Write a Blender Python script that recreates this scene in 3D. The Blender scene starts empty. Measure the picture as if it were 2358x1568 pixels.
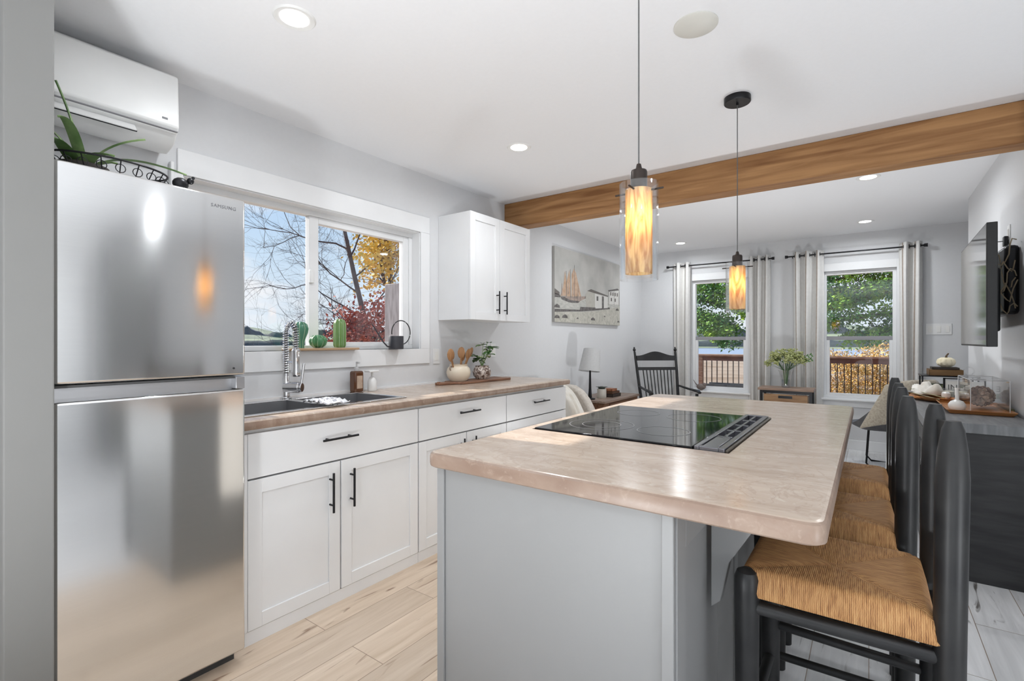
import bpy, bmesh, math, random
from mathutils import Vector, Matrix
S = bpy.context.scene
C = S.collection
PI = math.pi
R = math.radians

# ------------------------------------------------------------------ camera
cam_d = bpy.data.cameras.new('camera'); cam = bpy.data.objects.new('camera', cam_d); C.objects.link(cam)
cam_d.sensor_width = 36.0; cam_d.lens = 36.0*1135/2358; cam_d.clip_end = 3000; cam_d.clip_start = .02
cam.location = (0, 0, 1.25); cam.rotation_euler = (PI/2, 0, R(35.9))
S.camera = cam
# ------------------------------------------------------------------ view
S.view_settings.view_transform = 'Standard'; S.view_settings.look = 'None'
S.view_settings.gamma = 1; S.view_settings.use_curve_mapping = False; S.view_settings.exposure = 0.28
# ------------------------------------------------------------------ sky
W = bpy.data.worlds.new('sky'); S.world = W; W.use_nodes = True
nt = W.node_tree; nt.nodes.clear()
def N(nt, t, **k):
    n = nt.nodes.new(t)
    for a, b in k.items():
        if a.startswith('_'): setattr(n, a[1:], b)
        else: n.inputs[a.replace('__', ' ')].default_value = b
    return n
tc = N(nt, 'ShaderNodeTexCoord'); sp = N(nt, 'ShaderNodeSeparateXYZ'); nt.links.new(tc.outputs['Generated'], sp.inputs[0])
rp = N(nt, 'ShaderNodeValToRGB'); nt.links.new(sp.outputs[2], rp.inputs[0])
e = rp.color_ramp.elements
e[0].position = 0.0; e[0].color = (.80, .88, .95, 1)
e[1].position = .5; e[1].color = (.22, .42, .85, 1)
x = rp.color_ramp.elements.new(.16); x.color = (.60, .77, .95, 1)
x = rp.color_ramp.elements.new(.30); x.color = (.40, .62, .92, 1)
mp = N(nt, 'ShaderNodeMapping'); mp.inputs['Scale'].default_value = (1.6, 1.6, 5); nt.links.new(tc.outputs['Generated'], mp.inputs[0])
nz = N(nt, 'ShaderNodeTexNoise', Scale=2.2, Detail=6, Roughness=.6); nt.links.new(mp.outputs[0], nz.inputs[0])
cr = N(nt, 'ShaderNodeValToRGB'); cr.color_ramp.elements[0].position = .50; cr.color_ramp.elements[1].position = .70
nt.links.new(nz.outputs[0], cr.inputs[0])
mx = N(nt, 'ShaderNodeMix', _data_type='RGBA'); nt.links.new(cr.outputs[0], mx.inputs[0]); nt.links.new(rp.outputs[0], mx.inputs[6])
mx.inputs[7].default_value = (.95, .95, .97, 1)
bg = N(nt, 'ShaderNodeBackground', Strength=.85); nt.links.new(mx.outputs[2], bg.inputs[0])
wo = N(nt, 'ShaderNodeOutputWorld'); nt.links.new(bg.outputs[0], wo.inputs[0])
# ------------------------------------------------------------------ sun
sd = bpy.data.lights.new('sun', 'SUN'); sd.energy = 7.5; sd.angle = R(.6); sd.color = (1, .93, .84)
sun = bpy.data.objects.new('sun', sd); C.objects.link(sun)
sun.rotation_euler = Vector((1, .13, -.52)).to_track_quat('-Z', 'Y').to_euler(); sun.location = (-12, -3, 8)
# lamp powers (the lamps themselves are built further down)
P_DOWN = 6.5; P_PEND = .45; P_UP = 30.0

# ================================================================== materials
def mat(name, col, rough=.5, metal=0, col2=None, scale=5, stretch=(1, 1, 1), detail=4, bump=0, spec=.5, coat=0, lo=.35, hi=.65, trans=0, emit=None, es=0, sheen=0, sub=0, dist=0, ior=1.45, alpha=1):
    m = bpy.data.materials.new(name); m.use_nodes = True; nt = m.node_tree
    b = nt.nodes['Principled BSDF']
    b.inputs['Base Color'].default_value = (*col, 1); b.inputs['Roughness'].default_value = rough
    b.inputs['Metallic'].default_value = metal; b.inputs['Specular IOR Level'].default_value = spec
    b.inputs['Coat Weight'].default_value = coat; b.inputs['Transmission Weight'].default_value = trans
    b.inputs['IOR'].default_value = ior; b.inputs['Alpha'].default_value = alpha
    b.inputs['Sheen Weight'].default_value = sheen
    if emit: b.inputs['Emission Color'].default_value = (*emit, 1); b.inputs['Emission Strength'].default_value = es
    c2 = col2 or tuple(min(1, v*1.06) for v in col)
    tc = N(nt, 'ShaderNodeTexCoord'); mp = N(nt, 'ShaderNodeMapping'); mp.inputs['Scale'].default_value = stretch
    nt.links.new(tc.outputs['Object'], mp.inputs[0])
    nz = N(nt, 'ShaderNodeTexNoise', Scale=scale, Detail=detail, Distortion=dist); nt.links.new(mp.outputs[0], nz.inputs[0])
    rp = N(nt, 'ShaderNodeValToRGB'); e = rp.color_ramp.elements
    e[0].position = lo; e[0].color = (*col, 1); e[1].position = hi; e[1].color = (*c2, 1)
    nt.links.new(nz.outputs[0], rp.inputs[0]); nt.links.new(rp.outputs[0], b.inputs['Base Color'])
    if bump:
        bp = N(nt, 'ShaderNodeBump', Strength=bump, Distance=.01); nt.links.new(nz.outputs[0], bp.inputs['Height']); nt.links.new(bp.outputs[0], b.inputs['Normal'])
    m['b'] = 1
    return m
def bsdf(m): return m.node_tree.nodes['Principled BSDF']

WALL = mat('wall_paint', (.69, .695, .705), .75, col2=(.70, .705, .715), scale=40, bump=.01)
CEIL = mat('ceiling_paint', (.86, .865, .88), .85, col2=(.87, .875, .89), scale=60)
TRIM = mat('white_trim', (.78, .785, .79), .35, scale=3)
DIM = mat('grey_room_paint', (.74, .74, .74), .8)
STUB = mat('warm_grey_paint', (.215, .213, .205), .7, col2=(.22, .218, .21))  # same wall paint on the stub, its shade put in as darker colour
CAB = mat('white_cabinet_paint', (.78, .785, .79), .28, scale=2)
GAP = mat('cabinet_shadow_gap', (.25, .25, .26), .8)
ISL = mat('pale_grey_panel', (.285, .285, .282), .45, scale=2, col2=(.295, .295, .292))
BLK = mat('black_metal', (.02, .02, .022), .35, .6)
BLKW = mat('black_painted_wood', (.010, .010, .011), .42, col2=(.02, .02, .02), scale=12)
CHR = mat('chrome', (.75, .75, .76), .12, 1)
STL = mat('sink_steel', (.42, .42, .43), .30, 1, scale=30, stretch=(1, 20, 1))
DKST = mat('dark_brushed_steel', (.30, .30, .31), .45, .8)
CERW = mat('white_ceramic', (.82, .81, .78), .25)
PLST = mat('white_plastic', (.78, .78, .77), .35)
CREAM = mat('cream_stoneware', (.70, .60, .46), .3, col2=(.78, .69, .56), scale=6)
BRGL = mat('brown_bottle_glass', (.10, .035, .012), .1, spec=.8)
LABEL = mat('kraft_label', (.42, .30, .22), .7, col2=(.55, .42, .32), scale=30)
LINEN = mat('oatmeal_linen', (.33, .285, .22), .9, col2=(.45, .40, .32), scale=60, bump=.4, sheen=.3)
KNIT = mat('cream_knit', (.62, .57, .49), .95, col2=(.78, .75, .69), scale=14, stretch=(1, 1, .35), bump=.6, sheen=.4)
UPH = mat('oatmeal_upholstery', (.55, .50, .44), .95, col2=(.64, .59, .53), scale=40, bump=.3)
RUG = mat('grey_leather', (.09, .09, .095), .45, col2=(.12, .12, .125), scale=20, bump=.1)
SBTOP = mat('charcoal_sideboard_top', (.13, .135, .14), .38, col2=(.20, .205, .21), scale=6, stretch=(8, 1, 1))
SBB = mat('charcoal_sideboard_wood', (.018, .018, .019), .42, col2=(.035, .035, .036), scale=5, stretch=(1, 1, 7), bump=.1)
BOOKG = mat('green_book_cloth', (.14, .17, .09), .7, col2=(.22, .25, .15), scale=15)
BOOKB = mat('brown_book_leather', (.20, .07, .03), .5, col2=(.32, .13, .06), scale=10)
BOOKD = mat('dark_book_leather', (.03, .02, .015), .5)
PAGES = mat('book_pages', (.60, .52, .38), .9, scale=4, stretch=(1, 1, 200))
PUMP = mat('white_pumpkin_skin', (.72, .64, .44), .5, col2=(.80, .74, .58), scale=8)
STEM = mat('dry_stem', (.09, .06, .035), .8)
CONE = mat('pine_cone_scales', (.13, .05, .025), .75, col2=(.42, .29, .20), scale=22)
LEAFD = mat('dark_green_leaf', (.035, .10, .025), .4, col2=(.08, .19, .05), scale=8)
LEAFP = mat('pale_variegated_leaf', (.45, .55, .28), .5, col2=(.12, .26, .07), scale=30)
ALOE = mat('spider_plant_leaf', (.07, .14, .04), .45, col2=(.25, .36, .15), scale=10)
OLIVE = mat('olive_flower_heads', (.28, .31, .09), .8, col2=(.55, .58, .30), scale=40)
CACT1 = mat('blue_green_cactus', (.03, .13, .075), .3, col2=(.07, .21, .13), scale=6)
CACT2 = mat('dark_green_cactus', (.03, .13, .05), .3, col2=(.07, .22, .09), scale=6)
CACT3 = mat('pale_green_cactus', (.10, .20, .05), .35, col2=(.17, .28, .09), scale=6)
CACR = mat('pale_cactus_ridge', (.32, .42, .27), .4)
CANM = mat('charcoal_watering_can', (.035, .035, .042), .45)
BIRDM = mat('grey_stone_bird', (.16, .13, .12), .7, col2=(.24, .20, .18), scale=20)
WAX = mat('candle_wax', (.70, .67, .58), .5)
RAILW = mat('stained_deck_rail', (.16, .06, .035), .6, col2=(.28, .17, .11), scale=8, stretch=(1, 8, 8))
BAL = mat('dark_baluster', (.03, .015, .01), .6)
DECK = mat('deck_boards', (.40, .26, .17), .7, col2=(.55, .40, .28), scale=4, stretch=(1, 12, 1))
SCREEN = mat('tv_screen', (.20, .195, .19), .08, .55)
CURT = mat('off_white_curtain', (.68, .67, .65), .9, col2=(.72, .71, .69), scale=30, bump=.1)
def wood(name, a, b, axis=1, scale=3, rough=.45, ring=.35, st=12, bump=.15):
    s = [st, st, st]; s[axis] = 1
    return mat(name, a, rough, col2=b, scale=scale, stretch=tuple(s), detail=8, dist=ring, bump=bump, lo=.3, hi=.7)
BEAM = wood('rustic_beam_wood', (.21, .088, .026), (.46, .245, .10), 0, 1.6, .6, .8, 12, .5)
BOARD = wood('walnut_board', (.13, .055, .03), (.28, .14, .08), 1, 4)
OAK = wood('light_oak_board', (.30, .19, .10), (.45, .30, .18), 1, 4)
TRAYW = wood('orange_acacia_tray', (.30, .10, .03), (.55, .26, .09), 0, 4, .35)
SPOON = wood('spoon_wood', (.28, .13, .05), (.48, .26, .12), 2, 6)
TABLEW = wood('brown_side_table_wood', (.09, .04, .02), (.22, .11, .06), 1, 4)
TABTOP = wood('grey_brown_table_top', (.16, .11, .085), (.30, .22, .17), 1, 4, .4)
CRATE = wood('crate_wood', (.22, .11, .05), (.42, .25, .12), 0, 5)
ETOP = wood('weathered_table_top', (.22, .14, .10), (.40, .28, .21), 0, 3)

# stone-look laminate
def stone(nm='travertine_laminate', ca=(.44, .34, .265), cb=(.57, .465, .375), ro=.20, cl=(.62, .53, .44)):
    m = mat(nm, ca, ro, col2=cb, scale=9, stretch=(.7, 2.4, 1), detail=12, dist=.6, lo=.30, hi=.65, spec=.5)
    nt = m.node_tree; b = bsdf(m)
    src = b.inputs['Base Color'].links[0].from_socket
    tc = N(nt, 'ShaderNodeTexCoord')
    n2 = N(nt, 'ShaderNodeTexNoise', Scale=38, Detail=8, Roughness=.7, Distortion=.6); nt.links.new(tc.outputs['Object'], n2.inputs[0])
    r2 = N(nt, 'ShaderNodeValToRGB'); r2.color_ramp.elements[0].position = .55; r2.color_ramp.elements[1].position = .72
    nt.links.new(n2.outputs[0], r2.inputs[0])
    mx = N(nt, 'ShaderNodeMix', _data_type='RGBA'); nt.links.new(r2.outputs[0], mx.inputs[0]); nt.links.new(src, mx.inputs[6]); mx.inputs[7].default_value = (*cl, 1)
    n3 = N(nt, 'ShaderNodeTexNoise', Scale=5, Detail=10, Distortion=3.5); nt.links.new(tc.outputs['Object'], n3.inputs[0])
    r3 = N(nt, 'ShaderNodeValToRGB'); e = r3.color_ramp.elements
    e[0].position = .47; e[0].color = (0, 0, 0, 1); e[1].position = .50; e[1].color = (.28, .28, .28, 1); q = e.new(.53); q.color = (0, 0, 0, 1)
    nt.links.new(n3.outputs[0], r3.inputs[0])
    m2 = N(nt, 'ShaderNodeMix', _data_type='RGBA'); nt.links.new(r3.outputs[0], m2.inputs[0]); nt.links.new(mx.outputs[2], m2.inputs[6]); m2.inputs[7].default_value = (.27, .175, .13, 1)
    nt.links.new(m2.outputs[2], b.inputs['Base Color'])
    return m
STONE = stone(); STONEE = stone('brown_laminate_edge', (.235, .155, .115), (.36, .265, .205), .38, (.42, .32, .25))  # second copy is the same laminate with edge shade painted in
def stainless():
    m = mat('brushed_stainless', (.76, .76, .755), .12, 1, col2=(.78, .78, .775), scale=6, stretch=(1, 1, 60), lo=.3, hi=.7)
    b = bsdf(m); b.inputs['Anisotropic'].default_value = .8; b.inputs['Anisotropic Rotation'].default_value = .25
    t = N(m.node_tree, 'ShaderNodeTangent', _direction_type='RADIAL', _axis='Z'); m.node_tree.links.new(t.outputs[0], b.inputs['Tangent'])
    return m
SS = stainless()
def glassy(name, tint=(1, 1, 1), refl=.10, edge=.0, diffuse=None, dw=0):
    m = bpy.data.materials.new(name); m.use_nodes = True; nt = m.node_tree; nt.nodes.clear()
    o = N(nt, 'ShaderNodeOutputMaterial'); tr = N(nt, 'ShaderNodeBsdfTransparent'); tr.inputs[0].default_value = (*tint, 1)
    gl = N(nt, 'ShaderNodeBsdfGlossy', Roughness=.02); lw = N(nt, 'ShaderNodeLayerWeight', Blend=.35 if edge else .15)
    ma = N(nt, 'ShaderNodeMath', _operation='MULTIPLY_ADD'); ma.inputs[1].default_value = .6 + edge; ma.inputs[2].default_value = refl*.4
    nt.links.new(lw.outputs['Facing' if edge else 'Fresnel'], ma.inputs[0])
    mix = N(nt, 'ShaderNodeMixShader'); nt.links.new(ma.outputs[0], mix.inputs[0]); nt.links.new(tr.outputs[0], mix.inputs[1]); nt.links.new(gl.outputs[0], mix.inputs[2])
    nt.links.new(mix.outputs[0], o.inputs[0])
    return m
PANE = glassy('window_glass'); CLEAR = glassy('clear_glass', refl=.08, edge=-.15)
def amber():
    m = bpy.data.materials.new('amber_art_glass'); m.use_nodes = True; nt = m.node_tree; nt.nodes.clear()
    o = N(nt, 'ShaderNodeOutputMaterial'); tc = N(nt, 'ShaderNodeTexCoord'); mp = N(nt, 'ShaderNodeMapping'); mp.inputs['Scale'].default_value = (30, 30, 6)
    nt.links.new(tc.outputs['Object'], mp.inputs[0])
    nz = N(nt, 'ShaderNodeTexNoise', Scale=1.2, Detail=5, Distortion=2.2); nt.links.new(mp.outputs[0], nz.inputs[0])
    rp = N(nt, 'ShaderNodeValToRGB'); e = rp.color_ramp.elements; e[0].position = .36; e[0].color = (.62, .38, .15, 1); e[1].position = .62; e[1].color = (.95, .80, .46, 1)
    nt.links.new(nz.outputs[0], rp.inputs[0])
    a = N(nt, 'ShaderNodeBsdfTranslucent'); b = N(nt, 'ShaderNodeBsdfTransparent'); g = N(nt, 'ShaderNodeBsdfGlossy', Roughness=.1); df = N(nt, 'ShaderNodeBsdfDiffuse')
    for q in (a, b, df): nt.links.new(rp.outputs[0], q.inputs[0])
    m1 = N(nt, 'ShaderNodeMixShader'); m1.inputs[0].default_value = .25; nt.links.new(a.outputs[0], m1.inputs[1]); nt.links.new(b.outputs[0], m1.inputs[2])
    m3 = N(nt, 'ShaderNodeMixShader'); m3.inputs[0].default_value = .35; nt.links.new(m1.outputs[0], m3.inputs[1]); nt.links.new(df.outputs[0], m3.inputs[2])
    m2 = N(nt, 'ShaderNodeMixShader'); m2.inputs[0].default_value = .06; nt.links.new(m3.outputs[0], m2.inputs[1]); nt.links.new(g.outputs[0], m2.inputs[2])
    nt.links.new(m2.outputs[0], o.inputs[0]); return m
AMBER = amber()
def emis(name, col, s):
    m = bpy.data.materials.new(name); m.use_nodes = True; nt = m.node_tree; nt.nodes.clear()
    o = N(nt, 'ShaderNodeOutputMaterial'); e = N(nt, 'ShaderNodeEmission', Strength=s); e.inputs[0].default_value = (*col, 1); nt.links.new(e.outputs[0], o.inputs[0]); return m
LED = emis('led_diffuser', (1, .97, .92), 6); BULB = emis('warm_bulb', (1, .84, .58), 5)
def cooktop():
    m = mat('black_ceramic_glass', (.006, .006, .007), .05, spec=.32); return m
COOK = cooktop()
# floor: planks along y, tan in the kitchen aisle, pale grey past the island
def floor_mat():
    m = bpy.data.materials.new('plank_floor'); m.use_nodes = True; nt = m.node_tree; b = bsdf(m)
    b.inputs['Roughness'].default_value = .42
    tc = N(nt, 'ShaderNodeTexCoord')
    mp = N(nt, 'ShaderNodeMapping'); mp.inputs['Rotation'].default_value = (0, 0, PI/2); nt.links.new(tc.outputs['Object'], mp.inputs[0])
    br = N(nt, 'ShaderNodeTexBrick', Scale=1, Mortar__Size=.0015, Brick__Width=1.25, Row__Height=.19, Bias=0); br.offset = .37
    br.inputs['Color1'].default_value = (0, 0, 0, 1); br.inputs['Color2'].default_value = (1, 1, 1, 1); br.inputs['Mortar'].default_value = (0, 0, 0, 1)
    nt.links.new(mp.outputs[0], br.inputs[0])
    # grain, offset per plank
    ad = N(nt, 'ShaderNodeVectorMath', _operation='MULTIPLY_ADD'); nt.links.new(br.outputs['Color'], ad.inputs[0]); ad.inputs[1].default_value = (3, 9, 5)
    nt.links.new(tc.outputs['Object'], ad.inputs[2])
    m2 = N(nt, 'ShaderNodeMapping'); m2.inputs['Scale'].default_value = (16, 1.3, 1); nt.links.new(ad.outputs[0], m2.inputs[0])
    nz = N(nt, 'ShaderNodeTexNoise', Scale=1.3, Detail=8, Roughness=.6, Distortion=.6); nt.links.new(m2.outputs[0], nz.inputs[0])
    m3 = N(nt, 'ShaderNodeMapping'); m3.inputs['Scale'].default_value = (9, 1.1, 1); nt.links.new(ad.outputs[0], m3.inputs[0])
    kn = N(nt, 'ShaderNodeTexNoise', Scale=1.6, Detail=6, Distortion=2.0); nt.links.new(m3.outputs[0], kn.inputs[0])
    kr = N(nt, 'ShaderNodeValToRGB'); kr.color_ramp.elements[0].position = .63; kr.color_ramp.elements[1].position = .72; nt.links.new(kn.outputs[0], kr.inputs[0])
    def tone(a, c, dark):
        r = N(nt, 'ShaderNodeValToRGB'); e = r.color_ramp.elements; e[0].position = .3; e[0].color = (*a, 1); e[1].position = .7; e[1].color = (*c, 1)
        nt.links.new(nz.outputs[0], r.inputs[0])
        hs = N(nt, 'ShaderNodeHueSaturation'); nt.links.new(r.outputs[0], hs.inputs['Color'])
        ma = N(nt, 'ShaderNodeMath', _operation='MULTIPLY_ADD'); nt.links.new(br.outputs['Color'], ma.inputs[0]); ma.inputs[1].default_value = .28; ma.inputs[2].default_value = .86
        nt.links.new(ma.outputs[0], hs.inputs['Value'])
        x = N(nt, 'ShaderNodeMix', _data_type='RGBA'); nt.links.new(kr.outputs[0], x.inputs[0]); nt.links.new(hs.outputs[0], x.inputs[6]); x.inputs[7].default_value = (*dark, 1)
        return x.outputs[2]
    A = tone((.50, .385, .28), (.68, .56, .445), (.24, .15, .10)); B = tone((.60, .60, .60), (.80, .80, .80), (.15, .14, .13))
    sp = N(nt, 'ShaderNodeSeparateXYZ'); nt.links.new(tc.outputs['Object'], sp.inputs[0])
    gt = N(nt, 'ShaderNodeMath', _operation='GREATER_THAN'); nt.links.new(sp.outputs[0], gt.inputs[0]); gt.inputs[1].default_value = -.6
    x = N(nt, 'ShaderNodeMix', _data_type='RGBA'); nt.links.new(gt.outputs[0], x.inputs[0]); nt.links.new(A, x.inputs[6]); nt.links.new(B, x.inputs[7])
    y = N(nt, 'ShaderNodeMix', _data_type='RGBA'); nt.links.new(br.outputs['Fac'], y.inputs[0]); nt.links.new(x.outputs[2], y.inputs[6]); y.inputs[7].default_value = (.25, .18, .13, 1)
    nt.links.new(y.outputs[2], b.inputs['Base Color'])
    bp = N(nt, 'ShaderNodeBump', Strength=.08, Distance=.003); nt.links.new(nz.outputs[0], bp.inputs['Height']); nt.links.new(bp.outputs[0], b.inputs['Normal'])
    return m
FLOOR = floor_mat()
def rush(name, axis):
    m = bpy.data.materials.new(name); m.use_nodes = True; nt = m.node_tree; b = bsdf(m); b.inputs['Roughness'].default_value = .65
    tc = N(nt, 'ShaderNodeTexCoord')
    wv = N(nt, 'ShaderNodeTexWave', _wave_type='BANDS', _bands_direction=axis, Scale=85, Distortion=2.2, Detail=3); wv.inputs['Detail Scale'].default_value = 1.5
    nt.links.new(tc.outputs['Object'], wv.inputs[0])
    nz = N(nt, 'ShaderNodeTexNoise', Scale=30, Detail=6); mp = N(nt, 'ShaderNodeMapping'); mp.inputs['Scale'].default_value = (6, 1, 1) if axis == 'X' else (1, 6, 1)
    nt.links.new(tc.outputs['Object'], mp.inputs[0]); nt.links.new(mp.outputs[0], nz.inputs[0])
    mu = N(nt, 'ShaderNodeMath', _operation='MULTIPLY_ADD'); nt.links.new(wv.outputs['Fac'], mu.inputs[0]); mu.inputs[1].default_value = .32
    nt.links.new(nz.outputs[0], mu.inputs[2])
    rp = N(nt, 'ShaderNodeValToRGB'); e = rp.color_ramp.elements; e[0].position = .34; e[0].color = (.23, .10, .035, 1); e[1].position = .95; e[1].color = (.66, .38, .16, 1)
    q = e.new(.60); q.color = (.48, .235, .085, 1)
    nt.links.new(mu.outputs[0], rp.inputs[0]); nt.links.new(rp.outputs[0], b.inputs['Base Color'])
    bp = N(nt, 'ShaderNodeBump', Strength=.6, Distance=.002); nt.links.new(wv.outputs['Fac'], bp.inputs['Height']); nt.links.new(bp.outputs[0], b.inputs['Normal'])
    return m
RUSHX = rush('rush_strands_across', 'X'); RUSHY = rush('rush_strands_along', 'Y')

# ================================================================== mesh builder
class MB:
    def __init__(s): s.v = []; s.f = []; s.m = []
    def add(s, vs, fs, mi=0):
        k = len(s.v); s.v += [tuple(p) for p in vs]; s.f += [tuple(i+k for i in f) for f in fs]; s.m += [mi]*len(fs); return s
    def box(s, x0, x1, y0, y1, z0, z1, mi=0, M=None):
        vs = [Vector((x, y, z)) for x in (x0, x1) for y in (y0, y1) for z in (z0, z1)]
        if M: vs = [M @ p for p in vs]
        return s.add(vs, [(0, 1, 3, 2), (4, 6, 7, 5), (0, 4, 5, 1), (2, 3, 7, 6), (0, 2, 6, 4), (1, 5, 7, 3)], mi)
    def rings(s, rg, cap=True, mi=0, closed=False):
        n = len(rg[0]); vs = [p for r in rg for p in r]; fs = []
        L = len(rg)
        for i in range(L if closed else L-1):
            a = i*n; b = ((i+1) % L)*n
            for j in range(n): k = (j+1) % n; fs.append((a+j, a+k, b+k, b+j))
        if cap and not closed: fs.append(tuple(range(n-1, -1, -1))); fs.append(tuple(range((L-1)*n, L*n)))
        return s.add(vs, fs, mi)
    def sweep(s, pts, rad, n=10, mi=0, closed=False, flat=1):
        pts = [Vector(p) for p in pts]; L = len(pts)
        if not hasattr(rad, '__len__'): rad = [rad]*L
        rg = []; up = None
        for i, p in enumerate(pts):
            if closed: t = pts[(i+1) % L]-pts[i-1]
            else: t = pts[min(i+1, L-1)]-pts[max(i-1, 0)]
            t.normalize()
            if up is None: up = Vector((0, 0, 1)) if abs(t.z) < .9 else Vector((1, 0, 0))
            a = t.cross(up)
            if a.length < 1e-4: a = t.orthogonal()
            a.normalize(); b = t.cross(a).normalized(); up = -b if False else up
            if abs(t.dot(up)) > .95: up = b
            rg.append([p+a*math.cos(2*PI*j/n)*rad[i]+b*math.sin(2*PI*j/n)*rad[i]*flat for j in range(n)])
        return s.rings(rg, True, mi, closed)
    def cyl(s, p0, p1, r0, r1=None, n=16, mi=0): return s.sweep([p0, p1], [r0, r0 if r1 is None else r1], n, mi)
    def lathe(s, prof, c=(0, 0, 0), n=28, mi=0, lob=0, nl=0, sx=1, sy=1):
        rg = []
        for r, z in prof:
            r = max(r, 1e-4)
            rg.append([(c[0]+sx*r*(1+lob*abs(math.cos(nl*PI*j/n)))*math.cos(2*PI*j/n), c[1]+sy*r*(1+lob*abs(math.cos(nl*PI*j/n)))*math.sin(2*PI*j/n), c[2]+z) for j in range(n)])
        return s.rings(rg, True, mi)
    def sph(s, c, r, n=16, mi=0):
        if not hasattr(r, '__len__'): r = (r, r, r)
        rg = []
        for i in range(n//2+1):
            t = PI*i/(n//2); q = max(math.sin(t), 1e-3)
            rg.append([(c[0]+r[0]*q*math.cos(2*PI*j/n), c[1]+r[1]*q*math.sin(2*PI*j/n), c[2]-r[2]*math.cos(t)) for j in range(n)])
        return s.rings(rg, True, mi)
    def prism(s, poly, ax, a0, a1, mi=0):
        # poly: 2-d outline in the two other axes (cyclic order), extruded along axis ax
        def P(p, a):
            return [(a, p[0], p[1]), (p[0], a, p[1]), (p[0], p[1], a)][ax]
        n = len(poly)
        return s.rings([[P(p, a0) for p in poly], [P(p, a1) for p in poly]], True, mi)
    def torus(s, c, R0, r, ax=0, n=32, m=10, a0=0, a1=2*PI, mi=0):
        full = abs(a1-a0-2*PI) < 1e-6; pts = []
        for i in range(n + (0 if full else 1)):
            a = a0+(a1-a0)*i/n; u, w = R0*math.cos(a), R0*math.sin(a)
            pts.append([(c[0], c[1]+u, c[2]+w), (c[0]+u, c[1], c[2]+w), (c[0]+u, c[1]+w, c[2])][ax])
        return s.sweep(pts, r, m, mi, closed=full)
    def build(s, name, mats, parent=None, bevel=0, smooth=True, world=True, seg=2, ang=38):
        me = bpy.data.meshes.new(name); me.from_pydata(s.v, [], s.f)
        mats = mats if isinstance(mats, (list, tuple)) else [mats]
        for m in mats: me.materials.append(m)
        me.polygons.foreach_set('material_index', s.m)
        bm = bmesh.new(); bm.from_mesh(me)
        if len(s.f) < 6000: bmesh.ops.recalc_face_normals(bm, faces=bm.faces)
        bm.to_mesh(me); bm.free()
        if smooth: me.shade_smooth(); me.set_sharp_from_angle(angle=R(ang))
        o = bpy.data.objects.new(name, me); C.objects.link(o)
        if parent is not None:
            o.parent = parent
            if world:
                top = parent; M = Matrix.Identity(4)
                chain = []
                while top is not None: chain.append(top); top = top.parent
                for q in reversed(chain): M = M @ (q.matrix_parent_inverse @ q.matrix_basis if q.parent else q.matrix_basis)
                o.matrix_parent_inverse = M.inverted()
        if bevel:
            b = o.modifiers.new('bevel', 'BEVEL'); b.width = bevel; b.segments = seg; b.limit_method = 'ANGLE'; b.angle_limit = R(40)
        return o
def tag(o, label=None, cat=None, group=None, kind=None):
    if label: o['label'] = label
    if cat: o['category'] = cat
    if group: o['group'] = group
    if kind: o['kind'] = kind
    return o
def thing(name, label, cat, loc=(0, 0, 0), rot=0, group=None):
    o = bpy.data.objects.new(name, None); C.objects.link(o); o.empty_display_size = .05
    o.location = loc; o.rotation_euler = (0, 0, rot)
    return tag(o, label, cat, group)
def struct(o): o['kind'] = 'structure'; return o
def copy_tree(o, parent=None):
    c = o.copy(); C.objects.link(c)
    if parent is not None: c.parent = parent
    for ch in [q for q in bpy.data.objects if q.parent == o]: copy_tree(ch, c)
    return c
def shade(name): return name

# ================================================================== ROOM SHELL
XW, XR, YF, H = -2.67, .70, 6.88, 2.48
XE, YB, XA = 2.6, -3.2, 1.75
struct(MB().box(XW-.16, XE+.15, YB-.15, YF+.16, -.12, 0).build('floor', FLOOR))
struct(MB().box(XW-.16, XE+.15, YB-.15, YF+.16, H, H+.15).build('ceiling', CEIL))
def wall_holes(mb, ax, a0, a1, l0, l1, holes, z0=0, z1=H):
    # wall slab between a0..a1 on axis ax, running l0..l1, rectangular holes (l0, l1, z0, z1)
    def B(p, q, r, t):
        if ax == 0: mb.box(a0, a1, p, q, r, t)
        else: mb.box(p, q, a0, a1, r, t)
    cur = l0
    for h in sorted(holes):
        B(cur, h[0], z0, z1); B(h[0], h[1], z0, h[2]); B(h[0], h[1], h[3], z1); cur = h[1]
    B(cur, l1, z0, z1)
    return mb
KW = (.99, 2.535, 1.19, 2.045)
struct(wall_holes(MB(), 0, XW-.16, XW, YB, YF, [KW]).build('wall_left', WALL, smooth=False))
W1 = (-1.95, -1.25, .575, 2.06); W2 = (-.44, .25, .575, 2.06)
struct(wall_holes(MB(), 1, YF, YF+.16, XW-.16, XA+.15, [W1, W2]).build('wall_far', WALL, smooth=False))
struct(MB().box(XR, XR+.12, 3.3, 5.79, 0, H).build('wall_right', WALL, smooth=False))
struct(MB().box(XA, XA+.15, 5.67, YF, 0, H).box(XR+.12, XA+.15, 5.67, 5.79, 0, H).build('wall_alcove', WALL, smooth=False))
struct(MB().box(XR+.12, XE+.15, 3.3, 3.45, 0, H).build('wall_dining', WALL, smooth=False))
struct(MB().box(XE, XE+.15, YB, 3.3, 0, H).build('wall_east', DIM, smooth=False))
struct(wall_holes(MB(), 1, YB-.15, YB, XW-.16, XE+.15, [(-1.4, 1.6, .05, 2.1)]).build('wall_back', DIM, smooth=False))
struct(MB().box(XW, -1.9, .2725, .3775, 0, H).build('wall_stub', STUB, smooth=False, bevel=.004))
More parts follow.
